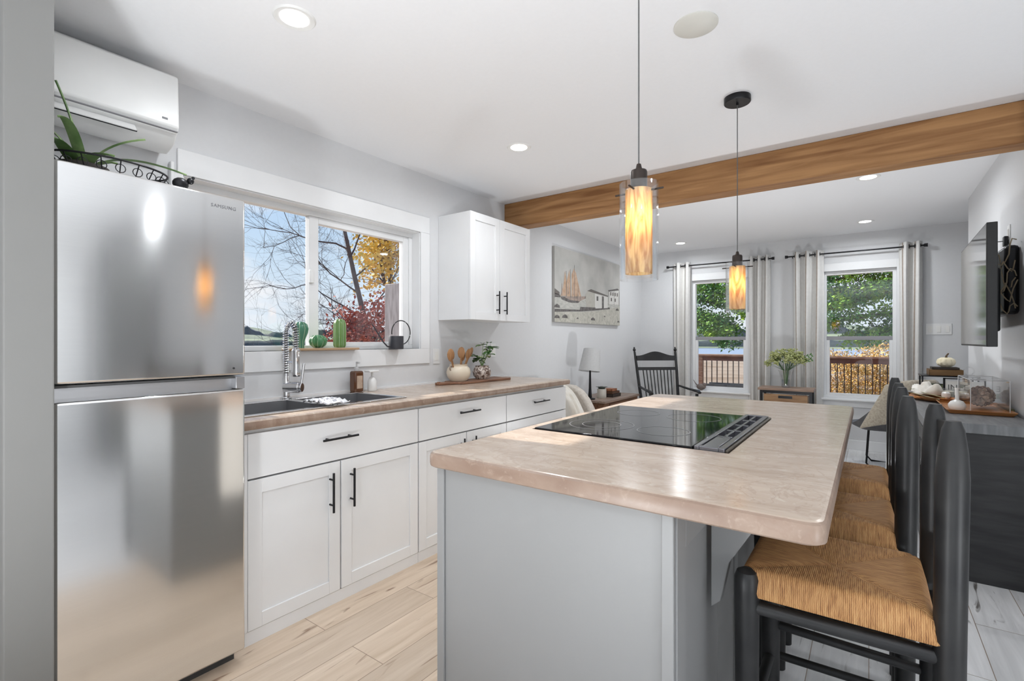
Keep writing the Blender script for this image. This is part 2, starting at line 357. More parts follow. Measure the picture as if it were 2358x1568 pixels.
# baseboards
struct(MB().box(XW, XW+.014, 3.6, YF, 0, .11).build('baseboard_left', TRIM, bevel=.003))
struct(MB().box(XW+.014, XA, YF-.014, YF, 0, .11).build('baseboard_far', TRIM, bevel=.003))
struct(MB().box(XR-.014, XR, 3.3, 5.79, 0, .11).build('baseboard_right', TRIM, bevel=.003))

# kitchen window ---------------------------------------------------
y0, y1, z0, z1 = KW
t = struct(MB().box(XW, XW+.012, .965, 2.625, z1, 2.165).box(XW, XW+.012, .965, 2.625, 1.08, z0).box(XW, XW+.012, y1, 2.625, z0, z1).box(XW, XW+.012, .945, y0, z0, z1).build('trim_1', TRIM, bevel=.002))
w = bpy.data.objects.new('window_1', None); C.objects.link(w); w.location = (XW-.1, 1.76, z0); struct(w)
g = MB(); xf0, xf1 = XW-.135, XW-.075
g.box(xf0, xf1, y0, y1, z0, z0+.03).box(xf0, xf1, y0, y1, z1-.035, z1).box(xf0, xf1, y0, y0+.035, z0+.03, z1-.035).box(xf0, xf1, y1-.035, y1, z0+.03, z1-.035)
g.build('window_frame', TRIM, w, bevel=.003)
g = MB(); ys0, ys1, zb, zt = 1.705, y1-.035, z0+.03, z1-.035; xs0, xs1 = xf0+.005, xf1-.01
g.box(xs0, xs1, ys0, ys0+.062, zb, zt).box(xs0, xs1, ys1-.05, ys1, zb, zt).box(xs0, xs1, ys0+.062, ys1-.05, zb, zb+.02).box(xs0, xs1, ys0+.062, ys1-.05, zt-.04, zt)
g.build('sliding_sash', TRIM, w, bevel=.003)
MB().box(xf1-.012, xf1+.008, ys0-.004, ys0+.022, 1.60, 1.68).build('sash_lock', PLST, w, bevel=.004)
MB().box(XW-.110, XW-.106, ys0+.062, ys1-.05, zb+.02, zt-.04).build('window_pane', PANE, w)
MB().box(XW-.118, XW-.114, y0+.035, ys0, zb, zt).build('window_pane', PANE, w)
struct(MB().box(XW-.075, XW, y0, y1, z0-.02, z0).box(XW-.075, XW, y0, y0+.006, z0, z1).box(XW-.075, XW, y1-.006, y1, z0, z1).box(XW-.075, XW, y0, y1, z1-.006, z1).build('trim_2', TRIM))
# living room windows -----------------------------------------------
for i, (a, b, z0, z1) in enumerate((W1, W2)):
    w = bpy.data.objects.new('window_%d' % (i+2), None); C.objects.link(w); w.location = ((a+b)/2, YF+.06, z0); struct(w)
    g = MB(); p, q = YF+.03, YF+.10
    g.box(a, b, p, q, z0, z0+.035).box(a, b, p, q, z1-.04, z1).box(a, a+.035, p, q, z0+.035, z1-.04).box(b-.035, b, p, q, z0+.035, z1-.04)
    g.build('window_frame', TRIM, w, bevel=.003)
    g = MB(); g.box(a+.035, b-.035, p+.01, q-.02, 1.255, 1.30); g.build('meeting_rail', mat('window_rail_%d' % i, (.30, .30, .32), .5), w, bevel=.002)  # rail coloured grey to carry its backlit shade
    g = MB(); g.box(a+.035, a+.065, p+.01, p+.045, z0+.035, 1.255).box(b-.065, b-.035, p+.01, p+.045, z0+.035, 1.255).box(a+.065, b-.065, p+.01, p+.045, z0+.035, z0+.06)
    g.build('lower_sash', TRIM, w, bevel=.002)
    MB().box(a+.035, b-.035, p+.047, p+.05, 1.30, z1-.04).build('window_pane', PANE, w)
    MB().box(a+.065, b-.065, p+.026, p+.029, z0+.06, 1.255).build('window_pane', PANE, w)
    g = MB(); g.box(a-.08, a, YF-.014, YF, z0-.09, z1+.09).box(b, b+.08, YF-.014, YF, z0-.09, z1+.09).box(a, b, YF-.014, YF, z1, z1+.09).box(a, b, YF-.014, YF, z0-.09, z0)
    struct(g.build('trim_%d' % (i+3), TRIM, bevel=.002))
    struct(MB().box(a-.09, b+.09, YF-.05, YF+.03, z0-.018, z0+.004).build('trim_%d' % (i+5), TRIM, bevel=.004))
# unseen glass door added behind the camera to let daylight in
w = bpy.data.objects.new('door_1', None); C.objects.link(w); w.location = (.1, YB-.07, .05); struct(w)
g = MB()
for a, b in ((-1.4, .1), (.1, 1.6)): g.box(a, a+.07, YB-.11, YB-.05, .05, 2.1).box(b-.07, b, YB-.11, YB-.05, .05, 2.1).box(a+.07, b-.07, YB-.11, YB-.05, .05, .15).box(a+.07, b-.07, YB-.11, YB-.05, 2.02, 2.1)
g.build('door_frame', TRIM, w); MB().box(-1.33, .03, YB-.082, YB-.078, .15, 2.02).build('door_pane', PANE, w); MB().box(.17, 1.53, YB-.082, YB-.078, .15, 2.02).build('door_pane', PANE, w)

# ceiling beam
t = MB().box(XW, XR, 3.57, 3.72, 2.262, H).build('ceiling_beam', BEAM, bevel=.006)
tag(t, 'rustic brown wooden beam crossing the white ceiling', 'beam')

# downlights --------------------------------------------------------
def downlight(x, y, label, grp, pw=1):
    t = thing('recessed_downlight', label, 'downlight', (x, y, H), 0, grp)
    MB().lathe([(.052, -.002), (.072, -.006), (.078, 0), (.052, 0)], (x, y, H), 32).build('trim_ring', PLST, t)
    MB().lathe([(.0, -.003), (.052, -.0035), (.052, -.001), (0, -.001)], (x, y, H), 28).build('lens', LED, t)
    l = bpy.data.lights.new('downlight_lamp', 'AREA'); l.shape = 'DISK'; l.size = .10; l.energy = P_DOWN*pw; l.color = (.93, .965, 1); l.spread = R(170)
    o = bpy.data.objects.new('downlight_lamp', l); C.objects.link(o); o.parent = t; o.location = (0, 0, -.012)
G = 'recessed ceiling downlights'
downlight(-1.774, 1.036, 'round recessed ceiling light above the refrigerator and sink, largest in view', G)
downlight(-1.804, 2.567, 'round recessed ceiling light just in front of the wooden beam at the window side', G)
downlight(-1.929, 6.298, 'small recessed ceiling light beyond the beam near the rocking chair corner', G)
downlight(-.031, 6.267, 'small recessed ceiling light above the right living room window', G)
downlight(-.004, 4.581, 'recessed ceiling light just behind the beam on the television side', G)
for x, y in ((-.3, -.9), (-1.8, -1.6), (1.5, -1.2), (1.9, 1.9), (-1.9, 4.6)):  # further downlights added to brighten the room
    downlight(x, y, 'round recessed ceiling light in a part of the room outside the photo', G, .45 if x == 1.9 else 1)
# made-up floor uplights, added out of sight as fill light for the ceiling
for x, y, pw, lb in ((-.8, -.40, 1.0, 'small black floor uplight can left of and behind the photographer'), (1.6, .1, 1.05, 'small black floor uplight can in the dining area right of the photographer'), (.3, -1.7, 1, 'small black floor uplight can by the patio door behind the photographer'), (-.75, 4.5, .5, 'small black floor uplight can in the living room hidden behind the island')):
    t = thing('floor_uplight', lb, 'floor lamp', (x, y, 0), 0, 'floor uplight cans')
    MB().lathe([(0, 0), (.11, 0), (.11, .30), (.10, .30), (.10, .26), (0, .26)], (x, y, 0)).build('can', BLK, t)
    l = bpy.data.lights.new('uplight_lamp', 'AREA'); l.shape = 'DISK'; l.size = .19; l.energy = P_UP*pw; l.color = (.93, .965, 1)
    o = bpy.data.objects.new('uplight_lamp', l); C.objects.link(o); o.parent = t; o.location = (0, 0, .30); o.rotation_euler = (PI, 0, 0)
t = thing('interior_door', 'white interior door on the dining room wall outside the photo', 'door', (XE-.02, 1.1, 0))  # made-up door, gives the refrigerator a bright strip to reflect
MB().box(XE-.04, XE-.002, .7, 1.52, 0, 2.05).build('door_panel', TRIM, t)
t = thing('storage_cupboard', 'tall grey storage cupboard on the dining room side outside the photo', 'cupboard', (XE-.2, 1.85, 0))  # made-up dark cupboard, there only for the refrigerator's reflection
MB().box(XE-.35, XE-.002, 1.62, 2.05, 0, 2.3).build('cupboard_body', mat('charcoal_cupboard', (.22, .22, .22), .5), t)
t = thing('wall_panel', 'white tongue-and-groove panel on the dining room side outside the photo', 'panel', (XE-.02, 2.95, 0))  # unseen pale panel added to lighten the refrigerator's reflection
MB().box(XE-.03, XE-.002, 2.62, 3.28, 0, 2.4).build('board', TRIM, t)
# round blank plate
tag(MB().lathe([(0, -.008), (.075, -.008), (.082, -.004), (.082, 0), (0, 0)], (-.546, 1.975, H), 36).build('ceiling_cover_plate', mat('ivory_plate', (.66, .65, .60), .5)), 'round off-white blank cover plate on the ceiling between the two pendants', 'cover plate')

# ================================================================== REFRIGERATOR
t = thing('refrigerator', 'tall stainless steel top-freezer refrigerator beside the sink counter', 'refrigerator', (-2.3, .66, 0))
fy0, fy1, fx = .386, .938, -1.95
FBODY = mat('fridge_side_grey', (.50, .50, .50), .4, .3)
MB().box(-2.62, fx-.065, fy0+.004, fy1-.004, .02, 1.785).build('body', FBODY, t, bevel=.006)
MB().box(fx-.06, fx, fy0, fy1, 1.118, 1.79).build('freezer_door', SS, t, bevel=.008)
d = MB().box(fx-.06, fx, fy0, fy1, .06, 1.064).build('fridge_door', SS, t, bevel=.008)
MB().box(fx-.062, fx-.042, fy0, fy1-.0, 1.064, 1.112).build('handle_recess', mat('brushed_recess', (.55, .55, .56), .35, 1, scale=4), t)
MB().box(fx-.042, fx-.012, fy0, fy1-.033, 1.106, 1.114).build('door_gasket', mat('gasket_dark', (.06, .06, .06), .6), t)
MB().box(fx-.045, fx-.004, fy1-.033, fy1, 1.066, 1.112).build('handle_end_cap', mat('cap_grey', (.38, .38, .39), .35, .8), t, bevel=.002)
tx = bpy.data.curves.new('badge', 'FONT'); tx.body = 'SAMSUNG'; tx.size = .0175; tx.extrude = .0006; tx.space_character = 1.15
o = bpy.data.objects.new('brand_badge', tx); C.objects.link(o); o.rotation_euler = (PI/2, 0, PI/2); o.location = (fx+.0012, .823, 1.742)
dg = bpy.context.evaluated_depsgraph_get(); me = bpy.data.meshes.new_from_object(o.evaluated_get(dg)); bpy.data.objects.remove(o)
o = bpy.data.objects.new('brand_badge', me); C.objects.link(o); me.materials.clear(); me.materials.append(mat('badge_grey', (.25, .25, .26), .4, .5))
o.rotation_euler = (PI/2, 0, PI/2); o.location = Vector((fx+.0012, .815, 1.742))-t.location; o.parent = t
MB().sph((fx+.001, .895, 1.145), .004, 10).build('door_sensor', BLK, t)
MB().box(-2.6, fx-.07, fy0+.01, fy1-.01, 0, .05).build('toe_grille', mat('toe_dark', (.05, .05, .05), .6), t)

# plant on the refrigerator
t = thing('spider_plant', 'long-leaved green plant in a low pot on top of the refrigerator', 'plant', (-2.16, .50, 1.79))
MB().lathe([(0, 0), (.055, 0), (.07, .03), (.072, .05), (.062, .05), (.06, .035), (0, .035)], (-2.16, .50, 1.79)).build('pot', mat('dark_pot', (.05, .04, .035), .5), t)
def blade(mb, pts, w, mi=0):
    pts = [Vector(p) for p in pts]
    # resample quadratic
    P = []
    for i in range(13):
        u = i/12
        if len(pts) == 3: p = pts[0]*(1-u)**2+pts[1]*2*u*(1-u)+pts[2]*u*u
        else: p = pts[0]*(1-u)**3+pts[1]*3*u*(1-u)**2+pts[2]*3*u*u*(1-u)+pts[3]*u**3
        P.append(p)
    rg = []
    for i, p in enumerate(P):
        tg = (P[min(i+1, 12)]-P[max(i-1, 0)]).normalized(); s_ = tg.cross(Vector((0, 0, 1)))
        if s_.length < .05: s_ = Vector((.6, .8, 0))
        s_.normalize(); n = s_.cross(tg); ww = w*(math.sin(PI*min(1, .18+.82*(i/12)**.8))**.6+.04)*(1-.25*i/12)
        rg.append([p+s_*ww/2, p+n*.006+s_*0-n*.003, p-s_*ww/2, p-n*.004])
    return mb.rings(rg, True, mi)
b0 = Vector((-2.16, .50, 1.82))
for p1, p2, w in [((-2.14, .58, 1.93), (-2.12, .80, 1.885), .024), ((-2.13, .54, 1.93), (-2.10, .66, 1.97), .018), ((-2.12, .46, 2.0), (-2.08, .42, 1.96), .03),
                  ((-2.18, .50, 1.95), (-2.20, .44, 2.12), .02), ((-2.2, .52, 1.92), (-2.25, .60, 1.93), .028), ((-2.10, .50, 1.89), (-2.02, .55, 1.86), .03),
                  ((-2.15, .55, 1.88), (-2.1, .58, 1.86), .03), ((-2.1, .43, 1.90), (-2.02, .40, 1.87), .032), ((-2.2, .46, 1.95), (-2.22, .40, 1.97), .028)]:
    bl = MB(); blade(bl, [b0+Vector((random.Random(w).uniform(-.02, .02), 0, 0)), p1, p2], w*1.45); bl.build('leaf', ALOE, t)
# wire basket with curls
t = thing('wire_basket', 'dark wire basket with curled rim around the plant on the refrigerator', 'basket', (-2.14, .56, 1.79))
g = MB()
for z, ry, rx in ((1.855, .17, .11), (1.795, .14, .09)): g.sweep([(-2.14+rx*math.cos(a*PI/20), .57+ry*math.sin(a*PI/20), z) for a in range(40)], .0035 if z > 1.8 else .003, 6, closed=True)
for a in range(20):
    a = a*PI/10; g.cyl((-2.14+.11*math.cos(a), .57+.17*math.sin(a), 1.855), (-2.14+.09*math.cos(a), .57+.14*math.sin(a), 1.795), .0018, n=5)
    c = (-2.14+.105*math.cos(a), .57+.16*math.sin(a), 1.828); g.torus(c, .014, .0015, ax=0, n=12, m=5)
g.build('basket_frame', BLK, t)
g = MB(); g.sph((-2.0, .735, 1.812), (.022, .026, .022), 14).sph((-1.995, .765, 1.828), .012, 12).sph((-1.99, .772, 1.840), .006, 8).cyl((-2.0, .735, 1.79), (-2.0, .735, 1.80), .018)
tag(g.build('black_figurine', BLK), 'tiny black figurine on the front edge of the refrigerator top', 'figurine')

# heat pump on the wall
t = thing('heat_pump', 'white wall-mounted heat pump unit high above the refrigerator', 'heat pump', (-2.56, .64, 2.1))
g = MB(); prof = [(XW, 2.12), (XW, 2.42), (-2.50, 2.425), (-2.455, 2.40), (-2.445, 2.18), (-2.50, 2.115), (-2.58, 2.095)]
g.prism([(p[0], p[1]) for p in prof], 1, .38, .895); g.build('housing', PLST, t, bevel=.006)
MB().box(-2.455, -2.4425, .39, .888, 2.158, 2.161).build('panel_seam', GAP, t)
M_ = Matrix.Translation((-2.475, .6, 2.146)) @ Matrix.Rotation(R(48), 4, 'Y')
g = MB(); g.box(-.04, .04, -.22, .14, -.0025, .0025, 0, M_); g.build('louver', PLST, t)
g = MB(); 
for a, b, c_, d_ in ((-.04, -.036, -.2, .142), (.036, .04, -.2, .142), (-.04, .04, .138, .142)): g.box(a, b, c_, d_, -.006, -.001, 0, M_)
g.build('louver_edge', BLK, t)
MB().box(-2.452, -2.444, .83, .85, 2.20, 2.208).build('display', GAP, t)
# conduit cover
tag(MB().box(XW, XW+.03, .93, .945, 1.05, 2.09).build('line_cover', TRIM, bevel=.004), 'narrow white vertical line cover on the wall beside the refrigerator', 'cover')

# ================================================================== BASE CABINETS
def bar_handle(parent, p0, p1, out, r=.0055):
    p0, p1 = Vector(p0), Vector(p1); out = Vector(out); g = MB(); g.cyl(p0+out, p1+out, r, n=12)
    for f in (.18, .82):
        q = p0.lerp(p1, f); g.cyl(q, q+out, r*.8, n=10)
    return g.build('handle', BLK, parent)
def shaker(parent, name, xf, y0, y1, z0, z1, m=.058, m2=None, slab=False, mt=None):
    mt = mt or CAB
    g = MB()
    if slab: g.box(xf-.02, xf, y0, y1, z0, z1)
    else:
        g.box(xf-.02, xf, y0, y0+m, z0, z1).box(xf-.02, xf, y1-m, y1, z0, z1).box(xf-.02, xf, y0+m, y1-m, z0, z0+m).box(xf-.02, xf, y0+m, y1-m, z1-m, z1).box(xf-.02, xf-.008, y0+m, y1-m, z0+m, z1-m)
    return g.build(name, mt, parent, bevel=.0012)
XF = -2.05
def base_cabinet(label, y0, y1, grp):
    t = thing('base_cabinet', label, 'cabinet', (-2.36, (y0+y1)/2, 0), 0, grp)
    g = MB(); g.box(XW+.0015, XF-.022, y0, y1, 0, .72 if y0 < 1.5 else .884)
    if y0 < 1.5: g.box(XF-.05, XF-.022, y0, y1, .72, .884).box(XW+.0015, XF-.05, y0, y0+.016, .72, .884).box(XW+.0015, XF-.05, y1-.016, y1, .72, .884)
    g.build('body', CAB, t)
    MB().box(XF-.0215, XF-.018, y0+.004, y1-.004, .06, .866).build('reveal', GAP, t)
    MB().box(XF-.03, XF-.006, y0, y1, 0, .056).build('toe_board', CAB, t)
    return t
G = 'white shaker base cabinets'
t = base_cabinet('white shaker sink cabinet with wide false drawer and two doors, next to the refrigerator', .945, 1.936, G)
MB().box(XF-.02, XF, .945, .994, .06, .866).build('filler', CAB, t)
d = shaker(t, 'drawer', XF, .996, 1.932, .682, .866, slab=True); bar_handle(d, (XF, 1.32, .79), (XF, 1.51, .79), (.032, 0, 0))
d = shaker(t, 'door', XF, .996, 1.429, .060, .674); bar_handle(d, (XF, 1.373, .447), (XF, 1.373, .632), (.032, 0, 0))
d = shaker(t, 'door', XF, 1.437, 1.932, .060, .674); bar_handle(d, (XF, 1.487, .447), (XF, 1.487, .632), (.032, 0, 0))
t = base_cabinet('white shaker base cabinet with one drawer over two doors, middle of the counter run', 1.938, 2.766, G)
d = shaker(t, 'drawer', XF, 1.941, 2.763, .682, .866, slab=True); bar_handle(d, (XF, 2.255, .806), (XF, 2.445, .806), (.032, 0, 0))
d = shaker(t, 'door', XF, 1.941, 2.342, .060, .674); bar_handle(d, (XF, 2.292, .46), (XF, 2.292, .645), (.032, 0, 0))
d = shaker(t, 'door', XF, 2.350, 2.763, .060, .674); bar_handle(d, (XF, 2.402, .46), (XF, 2.402, .645), (.032, 0, 0))
t = base_cabinet('white base cabinet of three stacked drawers at the living room end of the counter', 2.768, 3.60, G)
for a, b in ((.682, .866), (.375, .674), (.060, .367)):
    d = shaker(t, 'drawer', XF, 2.771, 3.597, a, b, slab=(a > .6)); bar_handle(d, (XF, 3.08, (a+b)/2+.012), (XF, 3.29, (a+b)/2+.012), (.032, 0, 0))
# worktop with sink cut-out
zt, zb = .925, .885
sx0, sx1, sy0, sy1 = -2.60, -2.12, .985, 1.915
g = MB(); g.box(XW+.0015, sx0+.012, .945, 3.625, zb, zt).box(sx0+.012, sx1-.012, .945, sy0+.012, zb, zt).box(sx0+.012, sx1-.012, sy1-.012, 3.625, zb, zt)
nose = [(sx1-.012, zb), (-2.034, zb), (-2.027, zb+.006), (-2.024, zb+.02), (-2.027, zt-.006), (-2.036, zt), (sx1-.012, zt)]
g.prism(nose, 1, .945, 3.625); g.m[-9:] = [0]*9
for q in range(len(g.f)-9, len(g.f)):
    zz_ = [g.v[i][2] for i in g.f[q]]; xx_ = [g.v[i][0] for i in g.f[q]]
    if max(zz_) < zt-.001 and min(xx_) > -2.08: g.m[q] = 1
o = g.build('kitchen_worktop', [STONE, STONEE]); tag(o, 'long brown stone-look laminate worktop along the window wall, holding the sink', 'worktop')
tag(MB().box(XW, XW+.012, .965, 3.6, zt, zt+.012).build('splash_bead', TRIM), 'thin white bead where the window-side worktop meets the wall', 'trim strip')
# sink
t = thing('double_sink', 'double-bowl stainless steel drop-in sink under the kitchen window', 'sink', (-2.36, 1.45, zt))
def bowl(mb, x0, x1, y0, y1, zt_, dz):
    th = .004
    mb.box(x0, x1, y0, y1, zt_-dz-th, zt_-dz); mb.box(x0-th, x0, y0-th, y1+th, zt_-dz-th, zt_); mb.box(x1, x1+th, y0-th, y1+th, zt_-dz-th, zt_)
    mb.box(x0, x1, y0-th, y0, zt_-dz-th, zt_); mb.box(x0, x1, y1, y1+th, zt_-dz-th, zt_)
bx0, bx1 = -2.535, -2.155
for a, b in ((1.02, 1.435), (1.47, 1.885)):
    g = MB(); bowl(g, bx0, bx1, a, b, zt+.001, .18); g.build('bowl', DKST, t)
g = MB(); zr = zt+.007; zq = zt+.001
g.box(sx0, bx0, sy0, sy1, zq, zr).box(bx1, sx1, sy0, sy1, zq, zr).box(bx0, bx1, sy0, 1.02, zq, zr).box(bx0, bx1, 1.885, sy1, zq, zr).box(bx0, bx1, 1.435, 1.47, zq, zr)
g.build('rim', mat('sink_rim', (.70, .70, .70), .18, 1), t, bevel=.002)
for y in (1.23, 1.68): MB().lathe([(0, 0), (.04, 0), (.045, .003), (0, .004)], (-2.35, y, zt-.178)).build('drain', CHR, t)
# faucet
fxp, fyp = -2.575, 1.455
t = thing('kitchen_faucet', 'chrome pull-down spring faucet standing behind the sink', 'faucet', (fxp, fyp, zr))
MB().lathe([(0, 0), (.032, 0), (.032, .006), (.021, .012), (.019, .11), (.016, .115), (.016, .14), (0, .14)], (fxp, fyp, zr)).build('base', CHR, t)
ar = .040
arc = [(fxp, fyp, zr+.14+.215*i/8) for i in range(9)]+[(fxp+ar-ar*math.cos(a*PI/12), fyp+.010*a/12, zr+.355+.055*math.sin(a*PI/12)) for a in range(1, 13)]+[(fxp+2*ar, fyp+.010, zr+.355-.085*i/4) for i in range(1, 5)]
MB().sweep(arc, .0075, 10).build('hose', mat('hose_dark', (.12, .12, .12), .4, .8), t)
g = MB(); P = [Vector(p) for p in arc]; seg = [0]
for i in range(1, len(P)): seg.append(seg[-1]+(P[i]-P[i-1]).length)
L = seg[-1]; turns = 36; pts = []
for k in range(turns*10+1):
    s_ = L*k/(turns*10); i = max(j for j in range(len(P)) if seg[j] <= s_+1e-9); i = min(i, len(P)-2)
    f_ = (s_-seg[i])/max(1e-6, seg[i+1]-seg[i]); p = P[i].lerp(P[i+1], f_); tg = (P[i+1]-P[i]).normalized()
    a_ = Vector((0, 1, 0)); b_ = tg.cross(a_).normalized(); an = 2*PI*k/10
    pts.append(p+(a_*math.cos(an)+b_*math.sin(an))*.0145)
g.sweep(pts, .0028, 6); g.build('spring', CHR, t)
MB().lathe([(0, 0), (.022, 0), (.025, .010), (.023, .03), (.020, .05), (.020, .125), (.022, .13), (.022, .14), (.013, .15), (0, .15)], (fxp+2*ar, fyp+.010, zr+.125)).build('spray_head', CHR, t)
MB().cyl((fxp, fyp, zr+.20), (fxp+2*ar-.018, fyp+.009, zr+.20), .006).build('holder_arm', CHR, t)
MB().cyl((fxp-.01, fyp-.005, zr+.062), (fxp+.055, fyp+.045, zr+.062), .031, n=28).cyl((fxp+.05, fyp+.042, zr+.062), (fxp+.068, fyp+.055, zr+.062), .026, n=28).build('valve_hub', CHR, t, bevel=.003)
MB().cyl((fxp+.062, fyp+.052, zr+.08), (fxp+.05, fyp+.075, zr+.19), .0065, .0075).build('lever', CHR, t)
# soap bottles, cloth
t = thing('soap_dispenser', 'amber brown pump bottle with paper label behind the right sink bowl', 'soap bottle', (-2.605, 1.935, zt))
MB().box(-2.635, -2.575, 1.90, 1.97, zt+.001, zt+.135).build('bottle', BRGL, t, bevel=.014, seg=4)
MB().box(-2.5752, -2.5742, 1.915, 1.957, zt+.025, zt+.105).build('label', LABEL, t)
MB().lathe([(0, .13), (.016, .13), (.016, .152), (.012, .156), (.005, .16), (.005, .19), (0, .19)], (-2.605, 1.935, zt)).cyl((-2.605, 1.935, zt+.188), (-2.565, 1.925, zt+.186), .006).build('pump', mat('grey_pump', (.5, .5, .5), .3), t)
t = thing('lotion_dispenser', 'white see-through pump bottle beside the brown soap bottle', 'soap bottle', (-2.60, 2.05, zt))
MB().lathe([(0, 0), (.028, 0), (.03, .005), (.028, .06), (.018, .085), (.012, .09), (0, .09)], (-2.60, 2.05, zt+.001)).build('bottle', PLST, t)
MB().cyl((-2.60, 2.05, zt+.09), (-2.60, 2.05, zt+.125), .007).box(-2.615, -2.56, 2.0, 2.075, zt+.122, zt+.134).build('pump', PLST, t, bevel=.003)
g = MB(); r_ = random.Random(3)
nx, ny = 14, 10; rows = []
for i in range(nx+1):
    row = []
    for j in range(ny+1):
        row.append((-2.30+.20*i/nx, 1.385+.135*j/ny, zr+.006+.022*abs(math.sin(i*1.1+j*.5))*(.4+.6*math.sin(PI*i/nx))+.008*r_.random()))
    rows.append(row)
vs = [p for r in rows for p in r]; fs = [(i*(ny+1)+j, i*(ny+1)+j+1, (i+1)*(ny+1)+j+1, (i+1)*(ny+1)+j) for i in range(nx) for j in range(ny)]
g.add(vs, fs); o = g.build('dish_cloth', mat('grey_white_cloth', (.48, .48, .52), .95, col2=(.85, .85, .85), scale=14, stretch=(1, 3, 1), lo=.48, hi=.52)); sm = o.modifiers.new('s', 'SOLIDIFY'); sm.thickness = .004; sm.offset = 1
tag(o, 'crumpled grey and white dish cloth lying on the sink divider', 'cloth')

# cutting board with crocks
t = thing('cutting_board', 'dark walnut board with a handle lying on the worktop under the white wall cabinet', 'cutting board', (-2.5, 2.95, zt))
pl = [(-2.60, 2.72), (-2.60, 3.33), (-2.40, 3.30), (-2.42, 2.74), (-2.47, 2.70), (-2.50, 2.56), (-2.535, 2.555), (-2.55, 2.57), (-2.545, 2.70)]
MB().prism(pl, 2, zt+.001, zt+.019).build('board', BOARD, t, bevel=.004)
g = MB(); g.torus((-2.528, 2.585, zt+.021), .010, .003, ax=2, n=16, m=6); g.build('hanging_ring', BOOKB, t)
cz = zt+.019
t = thing('utensil_crock', 'squat cream stoneware crock with two small handles on the walnut board', 'crock', (-2.52, 2.79, cz))
MB().lathe([(0, 0), (.062, 0), (.085, .03), (.092, .065), (.084, .095), (.066, .112), (.070, .125), (.062, .125), (.058, .108), (.075, .09), (.082, .06), (.055, .012), (0, .010)], (-2.52, 2.79, cz+.001), 36).build('jar', CREAM, t)
for s_ in (-1, 1): MB().torus((-2.52, 2.79+s_*.082, cz+.098), .014, .005, ax=0, n=14, m=8).build('handle', mat('crock_handle', (.32, .25, .2), .4), t)
sp_ = []
for i, (dy, dx, tilt, hd) in enumerate([(-.050, .015, -.060, .030), (-.030, -.02, -.030, .030), (.0, .02, .008, .028), (.020, -.01, .040, .030), (.034, .015, .062, .027), (.046, 0, .095, .022)]):
    g = MB(); bx, by = -2.52+dx*.5, 2.79+dy*.5; tx_, ty_, tz_ = -2.52+dx, 2.79+dy+tilt, cz+.190+.012*(i % 3)
    g.sweep([(bx, by, cz+.02), (tx_, ty_-.2*tilt, tz_-.03)], .005, 8)
    dv = Vector((tx_-bx, ty_-by, tz_-cz-.02)).normalized(); M2 = Matrix.Translation((tx_, ty_, tz_)) @ dv.to_track_quat('Z', 'Y').to_matrix().to_4x4()
    q = MB(); q.sph((0, 0, 0), (.008, hd, .044), 14); g.add([M2 @ Vector(v) for v in q.v], q.f)
    o = g.build('wooden_spoon', SPOON); tag(o, ['leftmost wooden spoon leaning out of the cream crock', 'second wooden spoon from the left in the cream crock', 'wooden spoon in the middle of the cream crock, front one', 'wooden spoon just right of centre in the cream crock', 'second wooden spoon from the right in the cream crock', 'rightmost wooden spoon in the cream crock, nearest the green plant'][i], 'spoon', 'wooden spoons in the crock')
t = thing('leafy_potted_plant', 'green leafy plant in a marbled round pot beside the utensil crock', 'plant', (-2.50, 3.045, cz))
POTM = mat('marbled_glaze', (.13, .08, .06), .3, col2=(.66, .58, .52), scale=28, lo=.45, hi=.55, dist=1.5)
MB().lathe([(0, 0), (.045, 0), (.068, .025), (.074, .055), (.064, .085), (.052, .095), (.056, .105), (.048, .105), (.045, .09), (0, .085)], (-2.50, 3.045, cz+.001), 32).build('pot', POTM, t)
r_ = random.Random(8)
g = MB()
ST = []
for i in range(9):
    a = i*2.4; ex, ey, ez = -2.50+.05*math.cos(a), 3.055+.075*math.sin(a), cz+.165+.12*r_.random(); ST.append((ex, ey, ez, a)); g.sweep([(-2.5, 3.045, cz+.09), (-2.5+.02*math.cos(a), 3.045+.02*math.sin(a), cz+.14), (ex, ey, ez)], .0025, 6)
g.build('stems', LEAFP, t)
def leaf_pts(c, d, up, L, w):
    d = d.normalized(); s_ = d.cross(up).normalized(); n = s_.cross(d)
    v = []; 
    for k in range(7):
        u = k/6; ww = w*math.sin(PI*min(.999, max(.02, u)))**.7; p = c+d*L*u+n*(-.25*L*u*u)
        v.append([p-s_*ww/2+n*.15*ww, p-n*.02*w, p+s_*ww/2+n*.15*ww])
    return v
def leaf(mb, c, d, up, L, w, mi=0):
    v = leaf_pts(Vector(c), Vector(d), Vector(up), L, w); vs = [p for r in v for p in r]; fs = []
    for i in range(6):
        for j in range(2): fs.append((i*3+j, i*3+j+1, (i+1)*3+j+1, (i+1)*3+j))
    mb.add(vs, fs, mi)
for i, (ex, ey, ez, a) in enumerate(ST):
    g = MB()
    for k in range(3):
        an = a+k*2.1; leaf(g, (ex, ey, ez-.012*k), (math.cos(an), math.sin(an), .25-.2*k), (0, 0, 1), .068+.015*r_.random(), .046, k % 2 if i % 2 else 0)
    g.build('leaf', [LEAFD, LEAFP], t)
